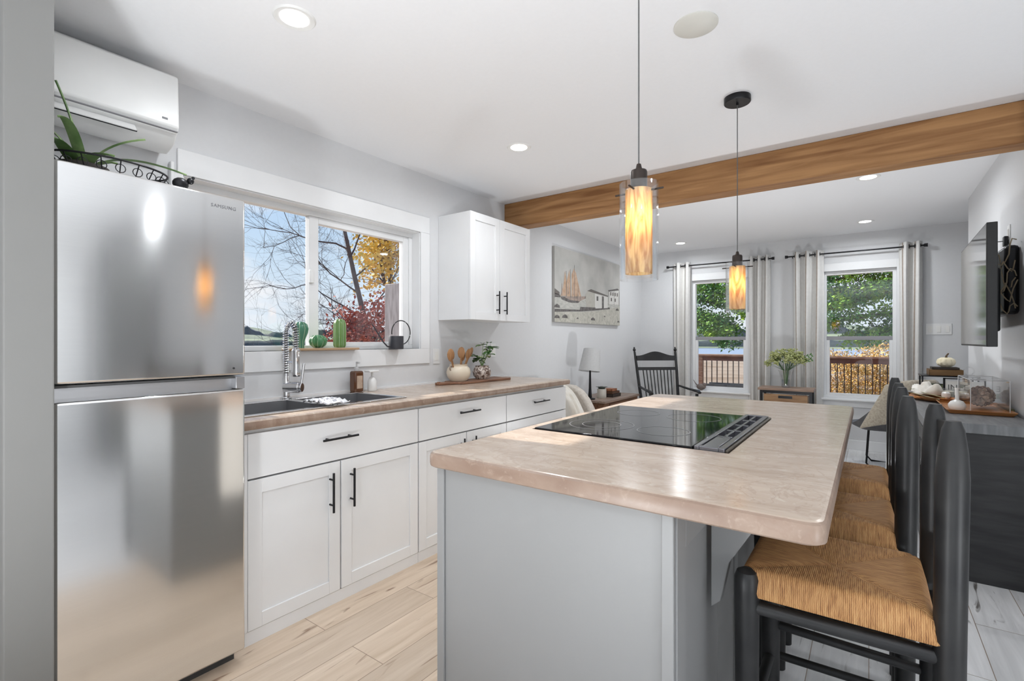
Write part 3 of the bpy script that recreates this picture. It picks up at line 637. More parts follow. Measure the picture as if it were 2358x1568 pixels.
# wall outlets
def outlet(name, label, x, y, z, ax, cat='outlet', n=1):
    t = thing(name, label, cat, (x, y, z))
    w = .035*n+.0
    if ax == 0:
        MB().box(x, x+.006, y-w, y+w, z-.058, z+.058).build('cover_plate', PLST, t, bevel=.002)
        for k in range(n): MB().box(x+.006, x+.009, y-w+.035*2*(k+.5)-.016-0, y-w+.035*2*(k+.5)+.016, z-.033, z+.033).build('rocker', CERW, t, bevel=.001)
    elif ax == -1:
        MB().box(x-.006, x, y-w, y+w, z-.058, z+.058).build('cover_plate', PLST, t, bevel=.002)
        MB().box(x-.009, x-.006, y-.016, y+.016, z-.033, z+.033).build('rocker', CERW, t, bevel=.001)
    else:
        MB().box(x-w, x+w, y-.006, y, z-.058, z+.058).build('cover_plate', PLST, t, bevel=.002)
        for k in range(n): MB().box(x-w+.07*(k+.5)-.016, x-w+.07*(k+.5)+.016, y-.009, y-.006, z-.033, z+.033).build('rocker', CERW, t, bevel=.001)
outlet('wall_outlet', 'white wall outlet between the kitchen window and the cream crock', XW, 2.70, 1.13, 0)
outlet('wall_outlet', 'white wall outlet behind the green leafy plant', XW, 3.40, 1.165, 0)
outlet('wall_outlet', 'white wall outlet above the television mount', XR, 4.24, 1.90, -1)
outlet('light_switch', 'white triple light switch on the far wall beside the right curtain', .60, YF, 1.37, 1, 'switch', 3)

# ================================================================== WALL CABINET
t = thing('wall_cabinet', 'white two-door shaker wall cabinet between window and beam', 'cabinet', (-2.5, 3.11, 1.405))
xf = -2.345
MB().box(XW+.0015, xf-.021, 2.725, 3.50, 1.405, 2.197).build('body', CAB, t, bevel=.001)
MB().box(xf-.021, xf-.017, 2.73, 3.495, 1.41, 2.192).build('reveal', GAP, t)
d = shaker(t, 'door', xf, 2.725, 3.079, 1.405, 2.197); bar_handle(d, (xf, 3.035, 1.455), (xf, 3.035, 1.632), (.03, 0, 0))
d = shaker(t, 'door', xf, 3.083, 3.50, 1.405, 2.197); bar_handle(d, (xf, 3.132, 1.455), (xf, 3.132, 1.632), (.03, 0, 0))

# ================================================================== WINDOW SILL THINGS
zs = KW[2]
tag(MB().prism([(-2.70, 1.50), (-2.61, 1.50), (-2.61, 1.95), (-2.615, 1.965), (-2.70, 1.965)], 2, zs+.001, zs+.015).build('sill_board', OAK, bevel=.003), 'thin light wooden board on the window sill under the three cacti', 'board')
def cactus(label, x, y, prof, m, nr, tag_='c'):
    t = thing('ceramic_cactus', label, 'cactus', (x, y, zs+.015), 0, 'cacti on the window sill')
    z = zs+.016
    MB().lathe(prof, (x, y, z), nr*6, lob=.12, nl=nr/1).build('body', m, t)
    g = MB()
    for k in range(nr):
        a = 2*PI*(k)/nr*1.0; 
        pts = [(x+1.115*r*math.cos(a), y+1.115*r*math.sin(a), z+h) for r, h in prof[1:-1]]
        g.sweep(pts, .0016, 5)
    g.build('ridges', CACR, t)
    return t
cactus('tall paddle-shaped blue-green cactus, leftmost of the three on the sill board', -2.655, 1.588, [(0, 0), (.018, 0), (.018, .03), (.026, .06), (.037, .09), (.040, .112), (.034, .135), (.018, .150), (0, .154)], CACT1, 9)
cactus('small round dark green cactus between the two tall cacti', -2.655, 1.70, [(0, 0), (.022, .002), (.040, .018), (.047, .038), (.042, .058), (.025, .074), (0, .078)], CACT2, 10)
cactus('tall column-shaped pale green cactus, rightmost on the sill board', -2.655, 1.848, [(0, 0), (.028, .001), (.033, .015), (.034, .08), (.033, .145), (.026, .167), (.012, .177), (0, .178)], CACT3, 9)
t = thing('watering_can', 'small charcoal watering can with a large round wire handle on the window sill', 'watering can', (-2.635, 2.27, zs))
cx_, cy_ = -2.63, 2.275
MB().lathe([(0, 0), (.050, 0), (.051, .004), (.051, .088), (.050, .090), (.020, .090), (0, .088)], (cx_, cy_, zs+.001), 32).build('can_body', CANM, t)
MB().sweep([(cx_-.0, cy_-.045, zs+.015), (cx_, cy_-.075, zs+.02), (cx_, cy_-.11, zs+.05), (cx_, cy_-.165, zs+.12), (cx_, cy_-.20, zs+.165)], [.006, .0055, .0045, .004, .0035], 8).build('spout', CANM, t)
MB().torus((cx_, cy_+.045, zs+.115), .083, .0035, ax=0, n=40, m=8, a0=-PI*.42, a1=PI*1.05).build('wire_handle', BLK, t)

# ================================================================== PAINTING
t = thing('harbour_painting', 'large canvas print of a sailing schooner and white sheds on the living room wall', 'painting', (XW, 5.22, 1.44))
PM = [mat('paint_sky', (.40, .395, .375), .8, col2=(.50, .49, .465), scale=4), mat('paint_hull', (.20, .17, .155), .8, col2=(.42, .33, .28), scale=20), mat('paint_sail', (.42, .28, .19), .8, col2=(.52, .38, .28), scale=20),
      mat('paint_shed_side', (.40, .38, .34), .8, col2=(.5, .49, .44), scale=25, stretch=(1, 8, 1)), mat('paint_shed_white', (.62, .61, .58), .8), mat('paint_roof', (.15, .135, .125), .8), mat('paint_dark', (.10, .09, .085), .8, col2=(.18, .17, .165), scale=30),
      mat('paint_water', (.40, .40, .37), .8, col2=(.55, .54, .50), scale=14, stretch=(1, 1, 6)), mat('paint_sand', (.40, .39, .34), .85, col2=(.56, .54, .48), scale=22, dist=1)]
cx0, cy0, cz0, cw, ch = XW+.03, 4.40, 1.445, 1.65, .79
g = MB(); g.box(XW+.0015, cx0, cy0, cy0+cw, cz0, cz0+ch, 0)
def pp(lay, mi, pts):
    a = cx0+.0002+lay*.00035; n = len(pts); vs = [(a, cy0+p[0]*cw, cz0+max(0, min(1, p[1]))*ch) for p in pts]
    g.add(vs, [tuple(range(n))], mi)
pp(1, 7, [(0, .335), (.99, .482), (1, .262), (0, .138)]); pp(2, 8, [(0, .13), (.342, .162), (.60, .20), (1, .308), (1, 0), (0, 0)])
pp(3, 6, [(.0, .17), (.335, .192), (.335, .224), (.815, .278), (.815, .253), (.579, .21), (.359, .172), (0, .133)])
pp(3, 6, [(0, .38), (.07, .36), (.07, .33), (0, .325)]); pp(3, 5, [(0, .44), (.06, .40), (.06, .36), (0, .37)])
pp(4, 1, [(.07, .343), (.424, .396), (.416, .363), (.342, .32), (.311, .285), (.188, .277), (.087, .308)])
pp(5, 6, [(.07, .343), (.12, .345), (.2, .31), (.33, .315), (.311, .285), (.188, .277), (.087, .308)])
pp(5, 2, [(.13, .697), (.144, .595), (.152, .363), (.073, .351), (.108, .484)]); pp(5, 2, [(.188, .727), (.211, .365), (.156, .356), (.150, .551)]); pp(5, 2, [(.249, .76), (.279, .70), (.351, .385), (.218, .366), (.218, .672)])
for a, b, c_ in ((.143, .35, .70), (.198, .35, .74), (.253, .35, .81)): pp(6, 5, [(a, b), (a+.006, b), (a+.004, c_), (a+.001, c_)])
for a, b in ((.085, .42), (.165, .45), (.235, .45), (.30, .42)): pp(6, 1, [(a, b-.06), (a+.012, b-.06), (a+.010, b+.1), (a+.004, b+.1)])
pp(4, 3, [(.458, .491), (.562, .467), (.562, .234), (.424, .243), (.416, .428)]); pp(5, 4, [(.562, .467), (.776, .449), (.776, .266), (.562, .234)])
pp(6, 5, [(.441, .48), (.501, .515), (.785, .459), (.776, .441), (.562, .463)]); pp(6, 6, [(.676, .439), (.708, .439), (.708, .242), (.676, .238)])
pp(6, 6, [(.588, .422), (.616, .425), (.616, .358), (.588, .354)]); pp(5, 4, [(.795, .541), (.979, .581), (.979, .343), (.795, .329)])
pp(6, 6, [(.781, .547), (.958, .605), (.985, .581), (.795, .527)])
for a in (.82, .86, .90, .94): pp(6, 5, [(a, .47), (a+.02, .475), (a+.02, .53), (a, .525)])
for a in (.83, .90): pp(6, 5, [(a, .38), (a+.022, .382), (a+.022, .435), (a, .433)])
for a in (.795, .89, .985): pp(6, 5, [(a, .32), (a+.004, .32), (a+.004, .55), (a, .55)])
pp(6, 6, [(.34, .172), (.57, .21), (.57, .25), (.34, .235)])
for a, b, s_ in ((.13, .06, 1), (.53, .055, .9), (.95, .24, .8), (.03, .19, 1), (.03, .05, .9), (.97, .05, .6), (.30, .06, .4), (.72, .12, .4)): pp(7, 6, [(a-.04*s_, b), (a+.035*s_, b), (a+.03*s_, b+.03*s_), (a, b+.05*s_), (a-.03*s_, b+.03*s_)])
o = g.build('canvas', PM, t, smooth=False)
for a, b, c_, d_ in ((0, cw, 0, .012), (0, cw, ch-.008, ch)): pass

# ================================================================== ISLAND
iz, ib = .935, .893
t = thing('kitchen_island', 'pale grey painted kitchen island base with an inset panelled end', 'island', (-.65, 1.95, 0))
MB().box(-1.0, -.335, 1.03, 1.42, .0, ib).build('end_cabinet', ISL, t, bevel=.002)
MB().box(-.97, -.335, 2.26, 2.84, 0, ib).build('far_cabinet', ISL, t, bevel=.002)
MB().box(-.40, -.335, 1.42, 2.26, 0, ib).build('back_panel', ISL, t)
MB().box(-1.0, -.985, 1.40, 1.42, 0, ib).build('side_strip', ISL, t)
# pilasters and recessed panel on the seating side
MB().box(-.352, -.326, 1.018, 1.03, 0, ib).build('corner_bead', ISL, t, bevel=.002); MB().box(-1.006, -.98, 1.022, 1.03, 0, ib).build('corner_bead', ISL, t, bevel=.002)
MB().box(-.335, -.322, 1.03, 1.09, 0, ib).box(-.335, -.322, 1.09, 2.84, 0, .10).box(-.335, -.322, 1.09, 2.78, .80, ib).box(-.335, -.322, 2.78, 2.84, 0, ib).box(-.335, -.322, 1.62, 1.68, .1, .8).box(-.335, -.322, 2.2, 2.26, .1, .8).build('panel_moulding', ISL, t, bevel=.002)
# bracket under overhang
g = MB(); g.prism([(-.322, .893), (-.10, .893), (-.12, .86), (-.22, .80), (-.28, .70), (-.30, .60), (-.322, .58)], 1, 1.30, 1.335); g.build('bracket', ISL, t, bevel=.002)
def slab(x0, x1, y0, y1, hx0, hx1, hy0, hy1):
    g = MB(); bm = bmesh.new(); r = .018; pts = []
    def corner(cx, cy, a0):
        for k in range(5): a = a0+PI/2*k/4; pts.append((cx+.03*math.cos(a), cy+.03*math.sin(a)))
    corner(x0+.03, y0+.03, PI); corner(x1-.03, y0+.03, 1.5*PI); corner(x1-.03, y1-.03, 0); corner(x0+.03, y1-.03, .5*PI)
    cx, cy = (x0+x1)/2, (y0+y1)/2
    prof = [(.006, ib), (.001, ib+.004), (0, ib+.013), (0, iz-.013), (.0015, iz-.005), (.0055, iz-.0012), (.011, iz)]
    def ins(p, d): v = Vector((p[0]-cx, p[1]-cy)); return (p[0]-d*(1 if v.x > 0 else -1)*1.0, p[1]-d*(1 if v.y > 0 else -1)*1.0)
    rg = [[(*ins(p, d), z) for p in pts] for d, z in prof]
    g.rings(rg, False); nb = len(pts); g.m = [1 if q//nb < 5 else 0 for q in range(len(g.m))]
    # bottom and top plates with the cut-out
    for z, d in ((ib, .006), (iz, .011)):
        ring = [(*ins(p, d), z) for p in pts]; k = len(g.v); g.v += ring; n = len(ring)
        hole = [(hx0, hy0, z), (hx1, hy0, z), (hx1, hy1, z), (hx0, hy1, z)]; g.v += hole; h = k+n
        idx = lambda a, b: [k+i for i in range(a, b)]
        g.f += [tuple(idx(4, 6)+[h+1, h]), tuple(idx(9, 11)+[h+2, h+1]), tuple(idx(14, 16)+[h+3, h+2]), tuple([k+19, k, h, h+3])]
        g.f += [tuple(idx(0, 5)+[h]), tuple(idx(5, 10)+[h+1]), tuple(idx(10, 15)+[h+2]), tuple(idx(15, 20)+[h+3])]; g.m += [0]*8
    hb = [(hx0, hy0, ib), (hx1, hy0, ib), (hx1, hy1, ib), (hx0, hy1, ib)]; ht = [(p[0], p[1], iz) for p in hb]
    g.rings([hb, ht], False)
    return g
g = slab(-1.02, -.058, .99, 2.875, -.975, -.316, 1.466, 2.224)
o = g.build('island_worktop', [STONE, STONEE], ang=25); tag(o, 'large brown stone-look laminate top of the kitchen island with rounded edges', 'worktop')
# range set into the island
t = thing('downdraft_range', 'black glass downdraft cooktop range set into the island top', 'range', (-.68, 1.845, 0))
MB().box(-.972, -.41, 1.475, 2.215, 0, ib+.028).build('range_body', mat('range_black', (.03, .03, .032), .35), t)
MB().box(-1.005, -.985, 1.475, 2.215, .12, .80).build('oven_door', SS, t, bevel=.003)
MB().prism([(-.985, .815), (-1.01, .815), (-1.022, .86), (-1.024, .885), (-.985, .885)], 1, 1.475, 2.215).build('control_panel', SS, t)
MB().cyl((-1.045, 1.53, .75), (-1.045, 2.16, .75), .011).cyl((-1.045, 1.58, .75), (-1.0, 1.58, .75), .007).cyl((-1.045, 2.11, .75), (-1.0, 2.11, .75), .007).build('oven_handle', CHR, t)
for y in (1.52, 1.60, 1.70, 2.00, 2.09, 2.17):
    MB().cyl((-1.022, y, .868), (-1.045, y, .886), .023, .020, n=20).build('knob', CHR, t, bevel=.003)
MB().box(-.968, -.418, 1.474, 2.216, iz-.012, iz+.005).build('cooktop_glass', COOK, t, bevel=.003)
RING = mat('burner_ring_print', (.16, .16, .165), .3)
for x, y, rr in ((-.80, 1.67, .115), (-.80, 1.67, .068), (-.80, 2.03, .085), (-.57, 1.67, .085), (-.57, 2.03, .10)):
    g = MB(); n = 48; rg = [[(x+q*math.cos(2*PI*j/n), y+q*math.sin(2*PI*j/n), iz+.0054+dz) for j in range(n)] for q, dz in ((rr, 0), (rr+.0035, 0), (rr+.0035, .0002), (rr, .0002))]; g.rings(rg, False, closed=True); g.build('burner_ring', RING, t)
VENT = mat('vent_gunmetal', (.20, .20, .22), .28, .9)
vt = MB().box(-.412, -.398, 1.470, 2.220, iz-.01, iz+.010).box(-.345, -.328, 1.470, 2.220, iz-.01, iz+.010).box(-.398, -.345, 1.470, 1.49, iz-.01, iz+.010).box(-.398, -.345, 2.20, 2.22, iz-.01, iz+.010).box(-.398, -.345, 1.49, 2.20, iz-.012, iz-.008).build('vent_frame', VENT, t, bevel=.002)
MB().box(-.395, -.350, 1.495, 1.66, iz-.008, iz+.008).build('vent_cover', VENT, vt, bevel=.003)
g = MB(); 
for y in (1.67, 1.80, 1.93, 2.06): g.box(-.395, -.350, y, y+.012, iz-.008, iz+.008)
g.box(-.376, -.368, 1.66, 2.19, iz-.008, iz+.008); g.build('vent_grille', VENT, vt, bevel=.001)
MB().box(-.3275, -.3185, 1.472, 2.218, iz-.004, iz+.006).build('vent_trim', mat('bronze_trim', (.10, .085, .07), .35, .7), t, bevel=.002)

# ================================================================== PENDANTS
def pendant(x, y, ztop, zbot, label):
    t = thing('pendant_lamp', label, 'pendant lamp', (x, y, H), 0, 'amber glass pendants over the island')
    MB().lathe([(0, 0), (.062, 0), (.063, -.004), (.063, -.026), (.060, -.030), (.006, -.030), (.006, -.04), (0, -.04)], (x, y, H), 36).build('canopy', BLK, t)
    MB().cyl((x, y, H-.03), (x, y, ztop+.03), .0022, n=8).build('cord', mat('grey_cord', (.10, .10, .10), .5), t)
    BRZ = mat('bronze_socket', (.045, .035, .03), .4, .7)
    k = MB().lathe([(0, .045), (.006, .045), (.010, .030), (.022, .026), (.024, .02), (.024, -.035), (.022, -.04), (0, -.04)], (x, y, ztop), 24).build('socket', BRZ, t)
    MB().cyl((x-.072, y, ztop-.035), (x+.072, y, ztop-.035), .0028, n=8).cyl((x, y-.072, ztop-.035), (x, y+.072, ztop-.035), .0028, n=8).build('cross_rod', BRZ, k)
    R1 = .055; n = 40
    def tube(r, th, za, zb_): return [(r, za), (r, zb_), (r-th, zb_), (r-th, za)]
    def ring(pr):
        g = MB(); g.rings([[(x+r*math.cos(2*PI*j/n), y+r*math.sin(2*PI*j/n), z) for j in range(n)] for r, z in pr], False, closed=True); return g
    ring(tube(R1, .003, ztop-.012, zbot)).build('outer_glass', CLEAR, t)
    ring(tube(.038, .003, ztop-.03, zbot+.018)).build('amber_glass', AMBER, t)
    MB().sph((x, y, ztop-.075), (.017, .017, .026), 16).cyl((x, y, ztop-.055), (x, y, ztop-.035), .012).build('bulb', BULB, t)
    l = bpy.data.lights.new('pendant_glow', 'POINT'); l.energy = P_PEND; l.shadow_soft_size = .02; l.color = (1, .88, .68)
    o = bpy.data.objects.new('pendant_glow', l); C.objects.link(o); o.parent = t; o.location = (0, 0, ztop-H-.12)
pendant(-.539, 1.37, 1.715, 1.425, 'cylinder pendant of clear and amber glass, nearer and larger one over the cooktop')
pendant(-.539, 2.69, 1.655, 1.392, 'cylinder pendant of clear and amber glass, farther one with its black canopy showing')

# ================================================================== STOOLS
def make_stool():
    t = thing('counter_stool', 'x', 'stool', (0, 0, 0))
    bx, fx_, hy = .183, -.179, .16; st = .66
    for s_ in (-1, 1):
        g = MB(); g.lathe([(0, 0), (.020, 0), (.024, .3), (.026, st), (.027, .98), (.024, 1.03), (.018, 1.075), (.012, 1.092), (0, 1.093)], (0, 0, 0), 24)
        # slight backward lean
        g.v = [(v[0]+bx+.012*max(0, (v[2]-.5)), v[1]+s_*hy, v[2]) for v in g.v]
        g.build('leg', BLKW, t, world=False)
        g = MB(); g.lathe([(0, 0), (.022, 0), (.025, .3), (.0275, .66), (.0275, .688), (.022, .702), (.010, .709), (0, .710)], (fx_, s_*(hy+.012), 0), 24); g.build('leg', BLKW, t, world=False)
        MB().cyl((fx_, s_*(hy+.012), .622), (bx, s_*hy, .622), .0155, n=14).build('seat_rail', BLKW, t, world=False)
        MB().cyl((fx_, s_*(hy+.012), .42), (bx, s_*hy, .42), .012, n=12).cyl((fx_, s_*(hy+.012), .24), (bx, s_*hy, .24), .012, n=12).build('stretcher', BLKW, t, world=False)
    MB().cyl((fx_, -hy, .622), (fx_, hy, .622), .0155, n=14).build('seat_rail', BLKW, t, world=False)
    MB().cyl((bx, -hy, .622), (bx, hy, .622), .0155, n=14).build('seat_rail', BLKW, t, world=False)
    MB().cyl((fx_, -hy, .33), (fx_, hy, .33), .014, n=12).build('stretcher', BLKW, t, world=False)
    MB().cyl((bx, -hy, .38), (bx, hy, .38), .012, n=12).build('stretcher', BLKW, t, world=False)
    for z0, z1 in ((.99, 1.055), (.86, .935), (.74, .79)):
        g = MB(); rows = []
        for i in range(13):
            u = i/12; y = -hy+2*hy*u; xx = bx+.004+.018*math.sin(PI*u)+.012*(z0-.5); top = z1+.012*math.sin(PI*u)
            rows.append([(xx-.006, y, z0), (xx+.006, y, z0), (xx+.006, y, top), (xx-.006, y, top)])
        g.rings(rows); g.build('back_slat', BLKW, t, world=False, bevel=.003)
    # rush seat
    n = 36; x0, x1, y0, y1 = fx_-.022, bx-.012, -hy-.024, hy+.024; zt_, zb_ = .712, .648
    g = MB(); cx_, cy_ = (x0+x1)/2, 0; vs = []
    def hgt(u, v):
        ed = min(u, 1-u, v, 1-v); du, dv = abs(u-.5), abs(v-.5)
        roll = math.sqrt(max(0, 1-(1-min(1, ed/.075))**2))
        groove = math.exp(-((abs(du-dv))/.020)**2)*.007
        dish = -.012*(1-2*max(du, dv))
        return zb_+.012+(zt_-zb_-.012)*roll+dish-groove
    def pos(u, v):
        x = x0+(x1-x0)*u; yy = y0+(y1-y0)*v
        # leg notches
        return x, yy*(1+.04*(1-u)-.02)
    for i in range(n+1):
        for j in range(n+1):
            u, v = i/n, j/n; uu = .5-.5*math.cos(PI*u)*abs(math.cos(PI*u))**-.0 if False else u
            x, yy = pos(u, v); vs.append((x, yy, hgt(u, v)))
    fs = []; ms = []
    for i in range(n):
        for j in range(n):
            u, v = (i+.5)/n-.5, (j+.5)/n-.5
            fs.append((i*(n+1)+j, (i+1)*(n+1)+j, (i+1)*(n+1)+j+1, i*(n+1)+j+1)); ms.append(0 if abs(v) > abs(u) else 1)
    k = len(vs)
    g.v = vs; g.f = fs; g.m = ms
    # underside
    per = [(i, 0) for i in range(n)]+[(n, j) for j in range(n)]+[(n-i, n) for i in range(n)]+[(0, n-j) for j in range(n)]
    rim = []
    for (i, j) in per:
        x, yy = pos(i/n, j/n); rim.append((cx_+(x-cx_)*.97, yy*.97, zb_)); 
    g.v += rim; m_ = len(per)
    for q in range(m_):
        a = per[q]; b = per[(q+1) % m_]; ia = a[0]*(n+1)+a[1]; ib_ = b[0]*(n+1)+b[1]
        g.f.append((ib_, ia, k+q, k+(q+1) % m_)); g.m.append(0 if (a[1] in (0, n) and b[1] in (0, n)) else 1)
    g.f.append(tuple(k+q for q in range(m_))); g.m.append(0)
    g.build('rush_seat', [RUSHX, RUSHY], t, world=False, ang=60)
    return t
proto = make_stool()
for i, (x, y, lb) in enumerate([(-.056, 1.45, 'black ladder-back counter stool with woven rush seat, nearest at the island corner'),
                                (-.10, 1.955, 'black ladder-back counter stool with rush seat, middle of the three at the island'),
                                (-.100, 2.49, 'black ladder-back counter stool with rush seat, farthest along the island')]):
    o = proto if i == 0 else copy_tree(proto)
    o.location = (x, y, 0); o['label'] = lb; o['group'] = 'rush seat stools at the island'

# ================================================================== SIDEBOARD
sx0_, sx1_, sya, syb, szt = .245, .685, 3.45, 5.45, .82
t = thing('sideboard', 'black wooden sideboard against the right wall under the television', 'sideboard', (.47, 4.4, 0))
MB().box(sx0_, sx1_, sya, syb, szt-.05, szt).build('top', SBTOP, t, bevel=.003)
MB().box(sx0_+.025, sx1_, sya+.015, syb-.015, 0, szt-.05).build('body', SBB, t, bevel=.002)
for i in range(4):
    a = sya+.03+i*.485; b = a+.475
    d = MB().box(sx0_+.005, sx0_+.025, a, b, .06, .14).box(sx0_+.005, sx0_+.025, a, b, .67, .755).box(sx0_+.005, sx0_+.025, a, a+.07, .14, .67).box(sx0_+.005, sx0_+.025, b-.07, b, .14, .67).build('door', SBB, t, bevel=.002)
    g = MB(); L_ = math.atan2(.53, .335)
    for s_ in (-1, 1):
        Mx = Matrix.Translation((sx0_+.016, (a+b)/2, .405)) @ Matrix.Rotation(s_*L_, 4, 'X'); g.box(-.008, .006, -.30, .30, -.022, .022, 0, Mx)
    g.build('cross_brace', SBB, d, bevel=.002)
    ky = b-.035 if i % 2 == 0 else a+.035
    MB().sph((sx0_-.012, ky, .62), .015, 14).cyl((sx0_-.01, ky, .62), (sx0_+.005, ky, .62), .005).build('knob', CHR, d)
# things on the sideboard
z = szt
t = thing('wooden_tray', 'shallow orange-brown wooden tray at the near end of the sideboard', 'tray', (.52, 4.1, z))
def tray(x0, x1, y0, y1, z, h, fl):
    g = MB()
    o_ = [(x0, y0), (x1, y0), (x1, y1), (x0, y1)]; i_ = [(x0+fl, y0+fl), (x1-fl, y0+fl), (x1-fl, y1-fl), (x0+fl, y1-fl)]
    rg = [[(p[0], p[1], z+.001) for p in i_], [(p[0], p[1], z+h) for p in o_], [(p[0]+(.008 if p[0] < (x0+x1)/2 else -.008), p[1]+(.008 if p[1] < (y0+y1)/2 else -.008), z+h) for p in o_], [(p[0]+(.006 if p[0] < (x0+x1)/2 else -.006), p[1]+(.006 if p[1] < (y0+y1)/2 else -.006), z+.009) for p in i_]]
    g.rings(rg); return g
tray(.37, .675, 3.86, 4.46, z, .024, .02).build('tray_board', TRAYW, t, bevel=.002)
for x in ((.66),): MB().box(.655, .683, 4.0, 4.3, z+.018, z+.034).build('tray_handle', mat('olive_handle', (.10, .10, .05), .5), t, bevel=.005)
t = thing('ceramic_bud_vase', 'small white bottle-shaped ceramic vase on the near tray', 'vase', (.437, 4.04, z+.01))
MB().lathe([(0, 0), (.036, 0), (.042, .012), (.042, .030), (.030, .048), (.010, .058), (.009, .12), (.012, .13), (.006, .13), (.005, .06), (0, .055)], (.437, 4.04, z+.0105), 24).build('vase_body', CERW, t)
t = thing('glass_display_box', 'clear glass display box on the near tray holding a pine cone', 'glass box', (.58, 4.16, z+.01))
gx0, gx1, gy0, gy1, gz0, gz1 = .488, .655, 3.955, 4.455, z+.012, z+.195
g = MB()
for a in ((gx0, gx0+.003, gy0, gy1, gz0, gz1), (gx1-.003, gx1, gy0, gy1, gz0, gz1), (gx0+.003, gx1-.003, gy0, gy0+.003, gz0, gz1), (gx0+.003, gx1-.003, gy1-.003, gy1, gz0, gz1), (gx0, gx1, gy0, gy1, gz1, gz1+.003)): g.box(*a)
g.build('glass_case', CLEAR, t)
g = MB(); r = .0022
for xx in (gx0, gx1):
    for yy in (gy0, gy1): g.cyl((xx, yy, gz0), (xx, yy, gz1), r, n=6)
    g.cyl((xx, gy0, gz1), (xx, gy1, gz1), r, n=6)
for yy in (gy0, gy1): g.cyl((gx0, yy, gz1), (gx1, yy, gz1), r, n=6)
g.build('case_edges', mat('pale_edge', (.75, .76, .78), .2, .4), t)
g = MB(); r_ = random.Random(5)
c = Vector((.572, 4.21, z+.084)); ax_ = Vector((.25, .96, -.06)).normalized(); u1 = ax_.orthogonal().normalized(); u2 = ax_.cross(u1)
g.sweep([c-ax_*.12, c-ax_*.05, c+ax_*.05, c+ax_*.15], [.010, .022, .024, .010], 12)
for k in range(84):
    s_ = -1+2*k/84; an = k*2.399963; rad = .060*math.sqrt(max(.10, 1-(s_*.95+.12)**2)); dd = (u1*math.cos(an)+u2*math.sin(an)-ax_*.85).normalized()
    p = c+ax_*.175*(s_*.85+.15)+(u1*math.cos(an)+u2*math.sin(an))*.010; q = p+dd*rad; sd_ = dd.cross(ax_).normalized()*.0105; th = dd.cross(sd_).normalized()*.0016
    g.rings([[p-sd_*.35-th, p+sd_*.35-th, p+sd_*.35+th, p-sd_*.35+th], [q-sd_-th*2, q+sd_-th*2, q+sd_+th*2, q-sd_+th*2], [q+dd*.012-sd_*.25, q+dd*.012+sd_*.25, q+dd*.012+sd_*.25+th, q+dd*.012-sd_*.25+th]])
tag(g.build('pine_cone', CONE, ang=25), 'large brown pine cone lying inside the clear glass box', 'pine cone')
# candle in glass, votive
t = thing('jar_candle', 'pale jar candle standing behind the near tray on the sideboard', 'candle', (.46, 4.72, z))
MB().lathe([(0, 0), (.038, 0), (.04, .004), (.04, .085), (.037, .085), (.037, .01), (0, .008)], (.46, 4.72, z+.001), 28).build('glass_jar', CLEAR, t)
MB().lathe([(0, .010), (.036, .010), (.036, .065), (0, .063)], (.46, 4.72, z), 28).build('wax', WAX, t)
t = thing('pillar_candle', 'short ivory and dark candle pot beside the jar candle', 'candle', (.52, 4.62, z))
MB().lathe([(0, 0), (.036, 0), (.037, .07), (0, .07)], (.525, 4.63, z+.001), 24).build('wax', mat('ivory_wax', (.6, .55, .42), .5), t)
MB().lathe([(.0375, .012), (.0375, .045), (.039, .045), (.039, .012)], (.525, 4.63, z+.001), 24).build('band', mat('dark_band', (.03, .03, .02), .5), t)
# dough bowl with cloth and leaf
t = thing('wooden_dough_bowl', 'long shallow wooden dough bowl crossing the sideboard behind the near tray', 'bowl', (.35, 4.64, z))
g = MB(); n = 32
def ell(rx, ry, zz): 
    ca, sa = math.cos(R(25)), math.sin(R(25)); o_ = []
    for j in range(n):
        a = 2*PI*j/n; px, py = rx*math.cos(a), ry*math.sin(a); o_.append((.350+px*ca-py*sa, 4.64+px*sa+py*ca, zz))
    return o_
g.rings([ell(.06, .14, z+.001), ell(.09, .20, z+.018), ell(.105, .24, z+.034), ell(.098, .232, z+.034), ell(.08, .18, z+.014)])
g.build('bowl_body', TRAYW, t)
t = thing('folded_linen_cloth', 'cream folded linen cloth resting in the dough bowl', 'cloth', (.355, 4.83, z+.03))
def crumple(name, m, parent, c, sx, sy, sz, seed, n=22, fold=3):
    r_ = random.Random(seed); ph = [r_.uniform(0, 6) for _ in range(6)]; vs = []
    for i in range(n+1):
        for j in range(n+1):
            u, v = i/n*2-1, j/n*2-1; e_ = max(0, 1-max(abs(u), abs(v))**4)
            h = e_**.5*(.55+.25*math.sin(fold*u+2*v+ph[0])+.2*math.sin(5*v-3*u+ph[1])+.1*math.sin(11*u+ph[2])*math.cos(9*v+ph[3]))
            vs.append((c[0]+sx*u*(1-.12*math.sin(4*v+ph[4])), c[1]+sy*v*(1-.1*math.sin(5*u+ph[5])), c[2]+sz*max(0, h)))
    fs = [(i*(n+1)+j, (i+1)*(n+1)+j, (i+1)*(n+1)+j+1, i*(n+1)+j+1) for i in range(n) for j in range(n)]
    g = MB(); g.add(vs, fs); o = g.build(name, m, parent, ang=80); sm = o.modifiers.new('s', 'SOLIDIFY'); sm.thickness = .005; sm.offset = 1
    return o
crumple('cloth_folds', KNIT, t, (.355, 4.83, z+.034), .075, .145, .085, 4)
